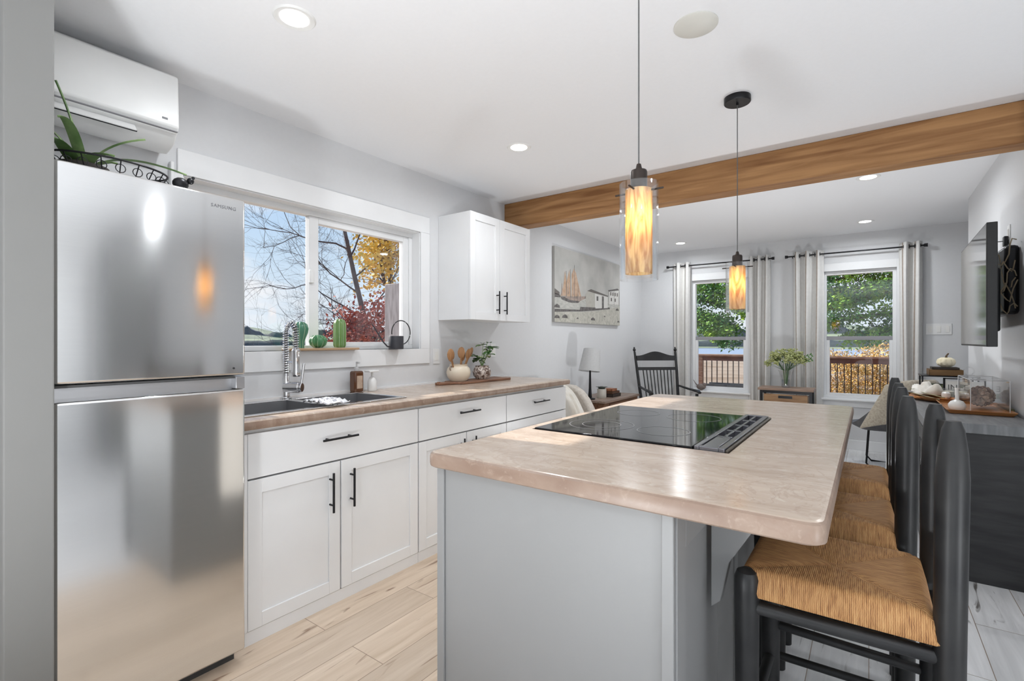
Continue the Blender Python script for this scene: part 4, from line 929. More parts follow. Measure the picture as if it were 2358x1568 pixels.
for (lx, ly, lz, dx, dy, dz, L_, lb) in ((.30, 4.75, z+.05, -.25, .85, .25, .14, 'dried sage-green leaf sticking out over the far end of the dough bowl'), (.27, 4.70, z+.04, -.25, .8, .02, .12, 'lower dried sage-green leaf hanging beside the dough bowl')):
    g = MB(); leaf(g, (lx, ly, lz), (dx, dy, dz), (0, 0, 1), L_, .045); g.sweep([(lx+.12, ly-.28, lz-.012), (lx, ly, lz), (lx+dx*.05, ly+dy*.05, lz+dz*.05)], .003, 6)
    o = g.build('dried_leaf', mat('sage_leaf', (.24, .25, .14), .7, col2=(.36, .33, .2), scale=20), ang=80); tag(o, lb, 'leaf', 'dried leaves on the dough bowl')
tag(MB().lathe([(0, 0), (.022, 0), (.026, .012), (.024, .03), (.016, .038), (0, .038)], (.44, 4.60, z+.03), 20).build('white_bead_dish', CERW), 'tiny white ceramic votive cup in the dough bowl', 'votive')
# riser with books, pumpkin
t = thing('black_riser_stand', 'thin black metal riser stand on the far part of the sideboard', 'stand', (.5, 5.1, z))
for xx in (.34, .66):
    for yy in (5.0, 5.25): MB().box(xx-.005, xx+.005, yy-.005, yy+.005, z, z+.15).build('leg', BLK, t)
MB().box(.33, .67, 4.99, 5.26, z+.15, z+.158).build('shelf', BLK, t)
def book(label, x0, x1, y0, y1, z0, z1, m, grp, rot=0):
    t = thing('book', label, 'book', ((x0+x1)/2, (y0+y1)/2, z0), 0, grp)
    g = MB(); g.box(x0, x1, y0, y1, z0, z0+.003).box(x0, x1, y0, y1, z1-.003, z1).box(x0, x1, y0, y0+.004, z0, z1).box((x0 if x0 > 0 else x1-.004), (x0+.004 if x0 > 0 else x1), y0, y1, z0, z1)
    g.build('cover', m, t, bevel=.001); MB().box(x0+.004, x1-.004, y0+.004, y1-.004, z0+.003, z1-.003).build('pages', PAGES, t)
    if rot:
        t.rotation_euler.z = rot
G = 'books on the sideboard'
book('dark green cloth book lying at the bottom under the riser stand', .37, .55, 5.02, 5.22, z+.001, z+.045, BOOKG, G)
book('olive green book lying on the dark green one under the riser stand', .38, .54, 5.03, 5.21, z+.046, z+.085, mat('olive_book', (.19, .22, .12), .7), G)
book('thick brown book with golden pages on top of the riser stand', .38, .58, 5.01, 5.23, z+.159, z+.205, mat('brown_cover', (.15, .08, .03), .6), G)
book('thin dark book directly under the white pumpkin', .40, .56, 5.03, 5.21, z+.206, z+.222, BOOKD, G)
t = thing('white_pumpkin', 'small cream white pumpkin with dark stem on top of the books', 'pumpkin', (.49, 5.12, z+.222))
MB().lathe([(0, .004), (.025, 0), (.047, .015), (.054, .038), (.048, .060), (.028, .074), (.008, .070), (0, .066)], (.49, 5.12, z+.223), 60, lob=.10, nl=10).build('pumpkin_body', PUMP, t)
MB().sweep([(.49, 5.12, z+.288), (.492, 5.12, z+.31), (.505, 5.12, z+.33)], [.011, .006, .005], 8).build('stem', STEM, t)
t = thing('glass_mug', 'small clear glass ornament standing beside the pumpkin on the riser', 'ornament', (.62, 5.1, z+.158))
MB().torus((.62, 5.1, z+.196), .03, .004, ax=1, n=28).build('ring', CLEAR, t); MB().lathe([(0, 0), (.018, 0), (.018, .008), (0, .009)], (.62, 5.1, z+.158)).build('foot', CLEAR, t)
# small letter sign
t = thing('letter_sign', 'small white letter sign in a thin black frame behind the glass box', 'sign', (.56, 4.72, z))
yy = 4.80; a, b, c_, d_ = .455, .665, z+.055, z+.135
MB().box(a, b, yy, yy+.006, c_, d_).build('card', CERW, t)
fr = MB().box(a-.012, a, yy-.004, yy+.010, z, d_+.02).box(b, b+.008, yy-.004, yy+.010, z, d_+.02).box(a-.012, b+.008, yy-.004, yy+.010, d_+.012, d_+.02).build('frame', BLK, t)
tx = bpy.data.curves.new('letters', 'FONT'); tx.body = 'IN  E'; tx.size = .055; tx.extrude = .0006
o = bpy.data.objects.new('letters', tx); C.objects.link(o); dg = bpy.context.evaluated_depsgraph_get(); me = bpy.data.meshes.new_from_object(o.evaluated_get(dg)); bpy.data.objects.remove(o)
o = bpy.data.objects.new('letters', me); C.objects.link(o); me.materials.clear(); me.materials.append(mat('letter_grey', (.12, .12, .12), .6)); o.rotation_euler = (PI/2, 0, 0); o.location = Vector((a+.012, yy-.001, c_+.015))-t.location; o.parent = t

# ================================================================== TELEVISION
t = thing('television', 'flat black television on a wall arm above the sideboard, screen facing the room', 'television', (.53, 3.97, 1.22))
g = MB().prism([(.484, 3.44), (.526, 3.44), (.550, 4.50), (.508, 4.50)], 2, 1.218, 1.85); g.build('case', mat('tv_black', (.012, .012, .012), .45), t, bevel=.003)
MB().prism([(.4828, 3.447), (.4844, 3.447), (.5084, 4.493), (.5068, 4.493)], 2, 1.228, 1.842).build('screen', SCREEN, t)
MB().box(.545, .585, 3.75, 4.2, 1.30, 1.65).build('back_housing', BLK, t, bevel=.01)
MB().cyl((.585, 4.12, 1.55), (.618, 4.17, 1.55), .014).build('wall_arm', BLK, t)
t = thing('television_wall_mount', 'black wall mount with tangled cables behind the television', 'wall mount', (.69, 4.0, 1.4))
MB().box(.635, .6985, 3.97, 4.36, 1.40, 1.80).build('mount_box', BLK, t, bevel=.02)
g = MB()
r_ = random.Random(2)
for k in range(7):
    yb, zb_ = 3.945+.004*k, 1.46+.04*k
    pts = [(.592+.011*q+.006*math.sin(q*1.7+k), yb-.01*math.sin(q*1.3+k), zb_+.05*math.sin(q*.9+k*1.3)+.012*q*(-1)**k) for q in range(9)]; g.sweep(pts, .0035, 6)
g.build('cables', mat('tan_cable', (.30, .24, .16), .5), t)
MB().sweep([(.685, 4.22, 1.86), (.65, 4.30, 1.87), (.63, 4.36, 1.80), (.625, 4.36, 1.72)], .0035, 6).build('power_cord', BLK, t)
MB().box(.672, .69, 4.215, 4.265, 1.83, 1.89).build('power_plug', BLK, t, bevel=.003)

# ================================================================== LIVING ROOM
# side table
t = thing('side_table', 'brown wooden side table with drawer against the left wall behind the counter', 'side table', (-2.42, 5.25, 0))
ax0, ax1, ay0, ay1, az = -2.64, -2.20, 4.68, 5.62, .62
MB().box(ax0, ax1, ay0, ay1, az-.025, az).build('top', TABTOP, t, bevel=.004)
MB().box(ax0+.02, ax1-.02, ay0+.02, ay1-.02, az-.20, az-.025).build('apron', TABLEW, t)
d = MB().box(ax1-.02, ax1-.008, ay0+.14, ay1-.14, az-.185, az-.04).build('drawer', TABLEW, t, bevel=.003); MB().sph((ax1+.004, (ay0+ay1)/2, az-.11), .014, 12).build('knob', BLK, d)
for x in (ax0+.03, ax1-.05):
    for y in (ay0+.03, ay1-.05): MB().box(x, x+.04, y, y+.04, 0, az-.19).build('leg', TABLEW, t)
t = thing('table_lamp', 'slim black table lamp with a tilted pale grey shade on the side table', 'lamp', (-2.42, 4.77, az))
MB().lathe([(0, 0), (.055, 0), (.055, .012), (.02, .02), (.014, .12), (.010, .30), (.006, .33), (0, .33)], (-2.42, 4.77, az+.001), 24).build('base', BLK, t)
SH = mat('grey_linen_shade', (.50, .50, .50), .9, scale=60, bump=.1)
g = MB(); n = 36; prs = [(.115, .30), (.088, .535), (.085, .535), (.112, .30)]
g.rings([[(-2.43+r*math.cos(2*PI*j/n)+(.018 if h > .4 else 0), 4.77+r*math.sin(2*PI*j/n)+(.03 if h > .4 else 0), az+h+.018*math.sin(2*PI*j/n)*-1) for j in range(n)] for r, h in prs], False, closed=True)
g.build('lamp_shade', SH, t)
t = thing('three_wick_candle', 'white candle jar with dark leaf lid on the side table', 'candle', (-2.38, 4.95, az))
MB().lathe([(0, 0), (.048, 0), (.05, .004), (.05, .10), (0, .10)], (-2.37, 4.95, az+.001), 24).build('jar', mat('striped_jar', (.55, .52, .46), .5, scale=4, stretch=(30, 30, 1)), t)
g = MB(); r_ = random.Random(1)
for k in range(14): a = k*.45; leaf(g, (-2.37+.02*math.cos(a), 4.95+.02*math.sin(a), az+.105), (math.cos(a), math.sin(a), .7), (0, 0, 1), .05, .02)
g.sph((-2.37, 4.95, az+.11), (.04, .04, .02), 12); g.build('lid', mat('dark_lid', (.05, .06, .05), .5), t)
G = 'old books on the side table'
book('black leather book at the bottom of the side table stack', -2.44, -2.29, 5.06, 5.28, az+.001, az+.035, BOOKD, G)
book('dark brown leather book in the middle of the side table stack', -2.43, -2.30, 5.07, 5.27, az+.036, az+.062, mat('dk_brown', (.09, .04, .02), .5), G)
book('rust brown leather book on top of the side table stack', -2.42, -2.31, 5.08, 5.22, az+.063, az+.09, BOOKB, G)
# armchair with knit throw
t = thing('armchair', 'oatmeal upholstered armchair just past the end of the white base cabinets', 'armchair', (-2.3, 4.15, 0))
prof = [(-2.62, .10), (-2.62, .78), (-2.56, .80), (-2.44, .79), (-2.35, .74), (-2.28, .66), (-2.23, .57), (-2.19, .48), (-2.17, .35), (-2.17, .10)]
MB().prism(prof, 1, 4.02, 4.14).build('side', UPH, t, bevel=.03, seg=4); MB().prism(prof, 1, 4.40, 4.52).build('side', UPH, t, bevel=.03, seg=4)
MB().box(-2.62, -2.42, 4.14, 4.40, .10, .77).build('back', UPH, t, bevel=.04, seg=4); MB().box(-2.42, -2.17, 4.14, 4.40, .12, .44).build('seat_cushion', UPH, t, bevel=.04, seg=4)
for x in (-2.58, -2.22):
    for y in (4.07, 4.46): MB().cyl((x, y, 0), (x, y, .11), .016, .022).build('leg', TABLEW, t)
g = MB(); pr = [(p[0]+.0, p[1]+.018) for p in prof[1:8]]; rg = []
ys_ = [3.985+.19*k/10 for k in range(11)]
r_ = random.Random(12)
rows = []
out = [(-2.58, .83), (-2.50, .84), (-2.42, .83), (-2.33, .79), (-2.26, .72), (-2.20, .63), (-2.16, .54), (-2.13, .44), (-2.125, .34)]
for k in range(11):
    rows.append([(p[0]+.012*math.sin(k*1.9+i), 3.99+.18*k/10, p[1]+.006*math.sin(k*2.3+i*1.7)) for i, p in enumerate(out)])
vs = [p for r in rows for p in r]; n = len(out); fs = [(i*n+j, i*n+j+1, (i+1)*n+j+1, (i+1)*n+j) for i in range(10) for j in range(n-1)]
# hanging front drop
k0 = len(vs)
for q in range(1, 9):
    for i, p in enumerate(out): vs.append((p[0]+.010*math.sin(i*2+q*.2), 3.985-.012*abs(math.sin(i*1.6)), max(.2, p[1]-.055*q)))
for q in range(8):
    for j in range(n-1):
        a = (j if q == 0 else k0+(q-1)*n+j); b = k0+q*n+j; fs.append((a, b, b+1, a+1))
g.add(vs, fs); o = g.build('knit_throw', KNIT, ang=80); sm = o.modifiers.new('s', 'SOLIDIFY'); sm.thickness = .012; sm.offset = 0; ss = o.modifiers.new('ss', 'SUBSURF'); ss.levels = 1; ss.render_levels = 2
tag(o, 'cream knitted throw draped over the armchair side next to the counter end', 'throw')

# rocking chair (local: faces -y, back along x)
t = thing('rocking_chair', 'black spindle-back wooden rocking chair in the far left corner', 'rocking chair', (-2.06, 6.16, 0), R(42))
hw = .27
def rp_(x, y, z): return (x, y, z)
for s_ in (-1, 1):
    MB().sweep([(s_*hw*.88, .16, .05), (s_*hw*.92, .20, .45), (s_*hw, .30, .85), (s_*hw*1.04, .37, 1.10)], [.018, .020, .018, .014], 12).sph((s_*hw*1.045, .375, 1.125), (.02, .02, .024), 12).sph((s_*hw*1.045, .378, 1.152), .012, 10).build('back_post', BLKW, t, world=False)
    MB().cyl((s_*hw, -.20, .05), (s_*(hw+.02), -.22, .60), .018).build('front_leg', BLKW, t, world=False)
    MB().sweep([(s_*(hw+.0), .24, .66), (s_*(hw+.02), .0, .64), (s_*(hw+.035), -.22, .63), (s_*(hw+.03), -.27, .615)], [.018, .022, .028, .022], 12, flat=.6).build('arm', BLKW, t, world=False)
    MB().sweep([(s_*hw, .55, .09), (s_*hw, .30, .04), (s_*hw, 0, .022), (s_*hw, -.25, .035), (s_*hw, -.42, .07)], .018, 10).build('rocker', BLKW, t, world=False)
def arcx(z, y, bow, zb_, w=hw, n=12): return [(-w+2*w*i/n, y+bow*math.sin(PI*i/n), z+zb_*math.sin(PI*i/n)) for i in range(n+1)]
g = MB(); rows = []
for i in range(17):
    u = i/16; x_ = -hw*.98+2*hw*.98*u; cr_ = .065+.055*max(0, math.cos((u-.5)*PI*1.1))**2-.02*abs(math.cos(u*PI*2))*0; y_ = .33+.02*math.sin(PI*u)
    rows.append([(x_, y_-.009, .985), (x_, y_+.009, .985), (x_, y_+.024, .985+cr_), (x_, y_+.010, .985+cr_)])
g.rings(rows); g.build('crest_rail', BLKW, t, world=False, bevel=.004)
g = MB(); rows = []
for i in range(9):
    u = i/8; x_ = -hw*.97+2*hw*.97*u; rows.append([(x_, .292, .86), (x_, .310, .86), (x_, .322, .90), (x_, .304, .90)])
g.rings(rows); g.build('back_rail', BLKW, t, world=False, bevel=.003)
for i in range(9):
    x_ = -.19+.38*i/8; MB().cyl((x_*.9, .20, .44), (x_, .305, .87), .0075, n=8).build('spindle', BLKW, t, world=False)
MB().box(-.27, .27, -.24, .23, .40, .435).build('seat', BLKW, t, world=False, bevel=.012)
MB().cyl((-hw, -.20, .22), (hw, -.20, .22), .011).cyl((-hw*.9, .18, .25), (hw*.9, .18, .25), .011).build('stretcher', BLKW, t, world=False)

# bird on window stool
t = thing('bird_ornament', 'small grey bird ornament on the sill of the left far window', 'ornament', (-1.84, YF-.03, W1[2]+.004))
bz = W1[2]+.005
MB().sph((-1.825, YF-.022, bz+.05), (.062, .026, .042), 18).sph((-1.785, YF-.022, bz+.078), (.027, .022, .026), 14).cyl((-1.76, YF-.022, bz+.078), (-1.745, YF-.022, bz+.074), .006, .001).cyl((-1.825, YF-.022, bz), (-1.825, YF-.022, bz+.02), .018, .012).build('body', BIRDM, t)
MB().sweep([(-1.87, YF-.022, bz+.06), (-1.90, YF-.022, bz+.095), (-1.93, YF-.022, bz+.14)], [.016, .012, .004], 8, flat=.5).build('tail', BIRDM, t)

# end table between windows
t = thing('end_table', 'small end table with weathered top and black frame between the far windows', 'end table', (-.77, 6.5, 0))
ex0, ex1, ey0, ey1, ez = -1.03, -.51, 6.36, 6.66, .705
MB().box(ex0-.02, ex1+.02, ey0-.02, ey1, ez-.028, ez).build('top', ETOP, t, bevel=.003)
for x in (ex0, ex1-.025):
    for y in (ey0, ey1-.035): MB().box(x, x+.025, y, y+.025, 0, ez-.028).build('leg', BLK, t)
MB().box(ex0+.025, ex1-.025, ey0+.002, ey0+.02, ez-.06, ez-.028).box(ex0+.025, ex1-.025, ey0+.002, ey1-.02, ez-.40, ez-.385).build('frame_rail', BLK, t)
d = MB().box(ex0+.04, ex1-.04, ey0-.002, ey0+.016, ez-.24, ez-.07).box(ex0+.04, ex1-.04, ey0+.02, ey1-.03, ez-.24, ez-.235).box(ex0+.04, ex0+.05, ey0+.02, ey1-.03, ez-.24, ez-.09).box(ex1-.05, ex1-.04, ey0+.02, ey1-.03, ez-.24, ez-.09).build('drawer', CRATE, t, bevel=.002)
MB().box(-.84, -.70, ey0-.006, ey0-.002, ez-.115, ez-.085).build('pull', BLK, d)
t = thing('flower_vase', 'clear fluted glass vase on the end table between the windows', 'vase', (-.78, 6.5, ez))
vx, vy = -.78, 6.50
MB().lathe([(.040, .0), (.045, .004), (.050, .08), (.066, .17), (.078, .20), (.074, .20), (.062, .17), (.046, .08), (.041, .008)], (vx, vy, ez+.001), 32, lob=.05, nl=10).build('vase_glass', CLEAR, t)
MB().lathe([(0, .004), (.038, .004), (.042, .06), (.044, .09), (0, .09)], (vx, vy, ez+.001), 24).build('water', glassy('pale_water', (.88, .9, .92), .1), t)
t = thing('dried_flower_bunch', 'bunch of olive green dried flowers standing in the fluted glass vase', 'flowers', (vx, vy, ez+.02))
r_ = random.Random(21); g = MB(); hd = MB(); lv = MB()
for k in range(46):
    a = r_.uniform(0, 2*PI); rr = .20*r_.random()**.6; x_, y_ = vx+.015+rr*math.cos(a)*1.05, vy+min(.16, rr*math.sin(a)*.7); hz = ez+.31+.10*(1-(rr/.2)**2)+r_.uniform(-.05, .03)
    g.sweep([(vx+.012*math.cos(a), vy+.012*math.sin(a), ez+.03), (vx+.03*math.cos(a), vy+.02*math.sin(a), ez+.20), (x_, y_, hz)], .0018, 5)
    hd = MB()
    for q in range(22): hd.sph((x_+r_.gauss(0, .017), y_+r_.gauss(0, .015), hz+r_.gauss(0, .014)), (.010, .010, .008), 6)
    hd.build('flower_head', OLIVE, t)
for k in range(26):
    a = r_.uniform(0, 2*PI); rr = r_.uniform(.05, .17); leaf(lv, (vx+.015+rr*math.cos(a), vy+rr*math.sin(a)*.6, ez+.29+r_.uniform(-.02, .12)), (math.cos(a), math.sin(a)*.6, .6), (0, 0, 1), .05, .016)
g.build('stems', LEAFD, t); lv.build('leaves', LEAFD, t, ang=80)
for q in range(2):
    bl = MB(); p0, p1, p2 = Vector((vx+.03, vy, ez+.20)), Vector((vx+.14, vy-.02, ez+.30+.04*q)), Vector((vx+.27, vy-.03, ez+.34+.05*q)); bl.sweep([p0, p1, p2], .0018, 5)
    for k in range(8): leaf(bl, p1.lerp(p2, k/8), (.6, .2*(-1)**k, .7*(-1)**k), (0, 1, 0), .034, .016)
    bl.build('eucalyptus_sprig', LEAFD, t, ang=80)

# curtains
def rod(name, label, x0, x1, z, fin):
    t = thing('curtain_rod', label, 'curtain rod', ((x0+x1)/2, 6.8, z), 0, 'black curtain rods')
    MB().cyl((x0, 6.80, z), (x1, 6.80, z), .0085, n=12).build('rod', BLK, t)
    for x, s_ in ((x0, -1), (x1, 1)): MB().sweep([(x, 6.8, z), (x+s_*.01, 6.8, z), (x+s_*.02, 6.8, z), (x+s_*.035, 6.8, z)], [.010, .018, .018, .020], 16).build('finial', BLK, t)
    for x in (x0+.05, x1-.05): MB().cyl((x, 6.80, z), (x, YF, z-.01), .006).lathe([(0, 0), (.02, 0), (.02, .006), (0, .006)], (x, 0, 0)).build('bracket', BLK, t) if False else MB().cyl((x, 6.80, z), (x, YF-.004, z), .006, n=8).cyl((x, YF-.006, z), (x, YF, z), .02).build('bracket', BLK, t)
ZR = 2.262
rod('r', 'black curtain rod above the left living room window', -2.235, -.975, ZR, 1)
rod('r', 'black curtain rod above the right living room window', -.79, .47, ZR, 1)
TAN = mat('tan_curtain_stripe', (.36, .30, .25), .9, col2=(.42, .36, .31), scale=30)  # translucency shading of the folds painted into the fabric as tan stripes
def curtain(label, x0, x1, nf, ph):
    t = thing('curtain', label, 'curtain', ((x0+x1)/2, 6.8, .02), 0, 'off-white grommet curtains')
    n = nf*10; g = MB(); vs = []; zs_ = [.03, .5, 1.0, 1.5, 2.0, 2.24, 2.31]
    for zi, z in enumerate(zs_):
        for i in range(n+1):
            u = i/n; am = .042*(1-.15*math.sin(z*2+i*.13)); x = x0+(x1-x0)*u+.006*math.sin(z*1.7+u*5); y = 6.80+am*math.sin(2*PI*nf*u+ph)+.004*math.sin(z*3+u*9)
            vs.append((x, y, z))
    m = n+1
    for a in range(len(zs_)-1):
        for i in range(n): g.f.append((a*m+i, a*m+i+1, (a+1)*m+i+1, (a+1)*m+i)); g.m.append(1 if (i % 10) in ((3,) if nf > 1 else (4,)) else 0)
    g.v = vs; o = g.build('fabric', [CURT, TAN], t, ang=80); sm = o.modifiers.new('s', 'SOLIDIFY'); sm.thickness = .003; sm.offset = 0
    for k in range(nf*2):
        u = (k*PI-ph)/(2*PI*nf); u = u % 1; x = x0+(x1-x0)*u
        MB().torus((x, 6.80, ZR), .021, .004, ax=0, n=20, m=6).build('grommet', BLK, t)
curtain('off-white grommet curtain at the far left, beside the rocking chair', -2.18, -1.955, 2, .5)
curtain('off-white grommet curtain on the right side of the left living room window', -1.235, -.99, 3, 1.2)
curtain('off-white grommet curtain at the left of the right living room window', -.74, -.43, 3, 2.0)
curtain('off-white grommet curtain at the far right, beside the triple light switch', .27, .46, 2, .9)

# bucket chair with blanket
t = thing('bucket_chair', 'dark grey bucket chair with bent metal legs beyond the island end', 'chair', (.15, 6.1, 0))
g = MB(); n = 28; 
def seat_ring(sc, zz, back): 
    o_ = []
    for j in range(n):
        a = 2*PI*j/n; x = .27*sc*math.cos(a); y = .26*sc*math.sin(a); rise = back*max(0, math.cos(a+R(50))+.25)**1.5
        o_.append((.13+x+.05*rise/.4, 6.1+y-.05*rise/.4, zz+rise))
    return o_
g.rings([seat_ring(.25, .36, 0), seat_ring(.75, .37, .01), seat_ring(1.0, .405, .10), seat_ring(1.08, .43, .30), seat_ring(1.05, .43, .30), seat_ring(.96, .43, .09), seat_ring(.7, .40, .01), seat_ring(.2, .385, 0)])
g.build('shell', RUG, t)
for s_ in (-1, 1):
    MB().sweep([(.0, 6.1+s_*.17, .375), (-.02, 6.1+s_*.20, .06), (.02, 6.1+s_*.20, .012), (.28, 6.1+s_*.20, .012), (.31, 6.1+s_*.20, .06), (.27, 6.1+s_*.17, .375)], .009, 10).build('leg_frame', BLK, t)
g = MB(); rows = []
for i in range(25):
    u = i/24; rr = []
    for j in range(15):
        v = j/14; ph = R(-132+176*u+(1-u)*30*min(1, v/.62))
        if v < .62: w_ = v/.62; rad = .345-.005*w_+.05*(1-w_)*(1-u); zz = .45+.08*math.sin(u*5)*.5+(.415)*w_
        elif v < .72: w_ = (v-.62)/.10; rad = .34-.06*w_; zz = .875+.012*math.sin(PI*w_)
        else: w_ = (v-.72)/.28; rad = .275-.02*w_; zz = .875-.16*w_
        fold = .011*math.sin(u*26+2*v); cz_ = .13*max(0, abs(u-.45)*2-.35)**1.5
        rr.append((.19+(rad+fold)*math.cos(ph), 6.07+(rad+fold)*math.sin(ph)*.95, zz-cz_))
    rows.append(rr)
vs = [p for r in rows for p in r]; fs = [(i*15+j, i*15+j+1, (i+1)*15+j+1, (i+1)*15+j) for i in range(24) for j in range(14)]
g.add(vs, fs); o = g.build('linen_blanket', LINEN, ang=80); sm = o.modifiers.new('s', 'SOLIDIFY'); sm.thickness = .012; sm.offset = 1; ss = o.modifiers.new('ss', 'SUBSURF'); ss.levels = 1; ss.render_levels = 2
tag(o, 'beige linen blanket draped over the back of the bucket chair', 'blanket')

# ================================================================== OUTDOORS
FIELD = mat('dry_field_grass', (.26, .18, .11), .95, col2=(.40, .31, .22), scale=.25, detail=8)
HILL = mat('far_hill_woods', (.13, .17, .11), 1, col2=(.27, .32, .19), scale=.012, stretch=(1, 1, 6), detail=8, lo=.42, hi=.55)
RIV = mat('river_water', (.28, .35, .45), .35, scale=.05)
def ring_mesh(rs, zf, n=120, a0=R(60), a1=R(215)):
    g = MB(); vs = []
    for r, z in rs:
        for j in range(n+1):
            a = a0+(a1-a0)*j/n; vs.append((r*math.cos(a), r*math.sin(a), zf(r, z, a)))
    fs = [(i*(n+1)+j, (i+1)*(n+1)+j, (i+1)*(n+1)+j+1, i*(n+1)+j+1) for i in range(len(rs)-1) for j in range(n)]
    return g.add(vs, fs)
struct(ring_mesh([(3, -1.3), (15, -1.35), (60, -2.6), (172, -3.1)], lambda r, z, a: z).build('ground_field', FIELD))
struct(ring_mesh([(165, -3.12), (305, -3.12)], lambda r, z, a: z).build('river', RIV))
def hz_(r, z, a):
    if z < 0: return z
    return z*(.65+.25*math.sin(a*9+1)+.18*math.sin(a*23+2)+.05*math.sin(a*71))
struct(ring_mesh([(300, -3.0), (330, .5), (430, 3), (600, 9), (800, 22), (1000, 30)], hz_, 240).build('hills', HILL))
struct(ring_mesh([(306, -3.1), (308, -.8), (312, 1.2), (318, .8), (322, -2)], lambda r, z, a: z if z < 0 else z*(1+.3*math.sin(a*60)+.25*math.sin(a*143+1)+.15*math.sin(a*311)), 400).build('shore_trees', mat('shore_tree_line', (.03, .045, .055), 1, col2=(.06, .08, .075), scale=.2)))
struct(ring_mesh([(600, 5), (606, 11), (616, 12), (630, 6)], lambda r, z, a: z*(1+.25*math.sin(a*40)+.2*math.sin(a*117+1)+.1*math.sin(a*290)) if z > 7 else z, 400).build('hill_trees', mat('hill_tree_line', (.05, .065, .08), 1, col2=(.09, .11, .11), scale=.1)))
# deck and railing
ry = 10.55
struct(MB().box(-3.0, 3.2, YF+.17, ry+.1, -.18, -.08).build('deck', DECK))
t = thing('deck_railing', 'stained wooden deck railing with thin dark balusters outside the far windows', 'railing', (0, ry, -.08))
MB().box(-2.85, 3.1, ry-.07, ry+.07, .93, .965).build('cap_rail', RAILW, t, bevel=.004)
MB().box(-2.80, 3.1, ry-.02, ry+.02, .84, .93).build('top_rail', mat('red_brown_rail', (.13, .045, .03), .6, col2=(.20, .08, .05), scale=6), t)
MB().box(-2.80, 3.1, ry-.02, ry+.02, -.02, .04).build('bottom_rail', RAILW, t)
MB().box(-2.86, -2.77, ry-.045, ry+.045, -.08, .93).build('post', RAILW, t); MB().box(1.2, 1.29, ry-.045, ry+.045, -.08, .93).build('post', RAILW, t)
xx = -2.70
while xx < 1.15:
    MB().box(xx-.008, xx+.008, ry-.008, ry+.008, .04, .84).build('baluster', BAL, t); xx += .102
t = thing('patio_bench', 'low grey patio bench on the deck seen through the left far window', 'bench', (-2.2, 9.6, -.08))
MB().box(-2.45, -1.3, 9.4, 9.44, .42, .46).box(-2.45, -1.3, 9.75, 9.79, .42, .46).box(-2.45, -1.3, 9.40, 9.78, .28, .32).build('seat', mat('bench_grey', (.12, .12, .11), .6), t)
for x in (-2.45, -1.34):
    for y in (9.4, 9.75): MB().box(x, x+.04, y, y+.04, -.08, .42).build('leg', GAP, t)
# gray post outside the kitchen window
tag(MB().box(-4.75, -4.45, 3.93, 4.10, -1.3, 1.93).build('weathered_post', mat('weathered_boards', (.20, .175, .175), .9, col2=(.32, .29, .29), scale=6, stretch=(6, 6, 1)), bevel=.01), 'weathered grey board post outside the kitchen window', 'post')

# trees -------------------------------------------------------------
def grow(mb, p, d, L, r, depth, rng, tips, spread=.55, up=.1, kids=3, wig=.12):
    pts = [p]; cur = p.copy(); dd = d.copy(); n = 5
    for i in range(n):
        dd = (dd+Vector((rng.gauss(0, wig), rng.gauss(0, wig), rng.gauss(0, wig)+up*.15))).normalized(); cur = cur+dd*L/n; pts.append(cur.copy())
    mb.sweep(pts, [r*(1-.55*i/n) for i in range(n+1)], 6 if r > .02 else 4)
    tips.append((pts[-1], dd.copy(), depth)); tips.append((pts[3], dd.copy(), depth))
    if depth <= 0: return
    for k in range(kids):
        q = pts[rng.randint(2, n)]; nd = (dd+Vector((rng.gauss(0, spread), rng.gauss(0, spread), rng.gauss(0, spread)))).normalized()
        grow(mb, q, nd, L*rng.uniform(.55, .8), r*.5, depth-1, rng, tips, spread, up, kids, wig)
def leaves(mb, pts, rng, num, sig, size):
    for c in pts:
        for _ in range(num):
            p = c+Vector((rng.gauss(0, sig), rng.gauss(0, sig), rng.gauss(0, sig*.8))); a = Vector((rng.gauss(0, 1), rng.gauss(0, 1), rng.gauss(0, 1))).normalized(); b = a.orthogonal().normalized(); s_ = size*rng.uniform(.6, 1.3)
            k = len(mb.v); mb.v += [tuple(p-a*s_), tuple(p+b*s_*.5), tuple(p+a*s_), tuple(p-b*s_*.5)]; mb.f.append((k, k+1, k+2, k+3)); mb.m.append(0)
BARK = mat('dark_bark', (.05, .04, .045), .9, col2=(.09, .075, .08), scale=4)
def leafm(name, a, b, sc=1.2):
    m = mat(name, a, .7, col2=b, scale=sc, detail=3, lo=.4, hi=.6); return m
YEL = leafm('yellow_autumn_leaves', (.52, .31, .04), (.80, .58, .14)); RED = leafm('red_autumn_leaves', (.30, .06, .045), (.52, .17, .12)); GRN = leafm('bright_conifer_green', (.06, .20, .03), (.36, .56, .07), .9); DGR = leafm('dark_conifer_green', (.02, .09, .03), (.12, .30, .08), .9)
rng = random.Random(11)
t = thing('bare_tree', 'dark nearly bare tree seen through the right pane of the kitchen window', 'tree', (-9.3, 7.3, -1.3))
g = MB(); tips = []
g.sweep([(-9.3, 7.3, -1.3), (-9.15, 7.15, .4), (-9, 6.9, 1.7), (-8.95, 6.6, 2.6), (-9, 6.35, 3.7), (-9, 6.3, 4.6)], [.10, .08, .06, .05, .035, .02], 8)
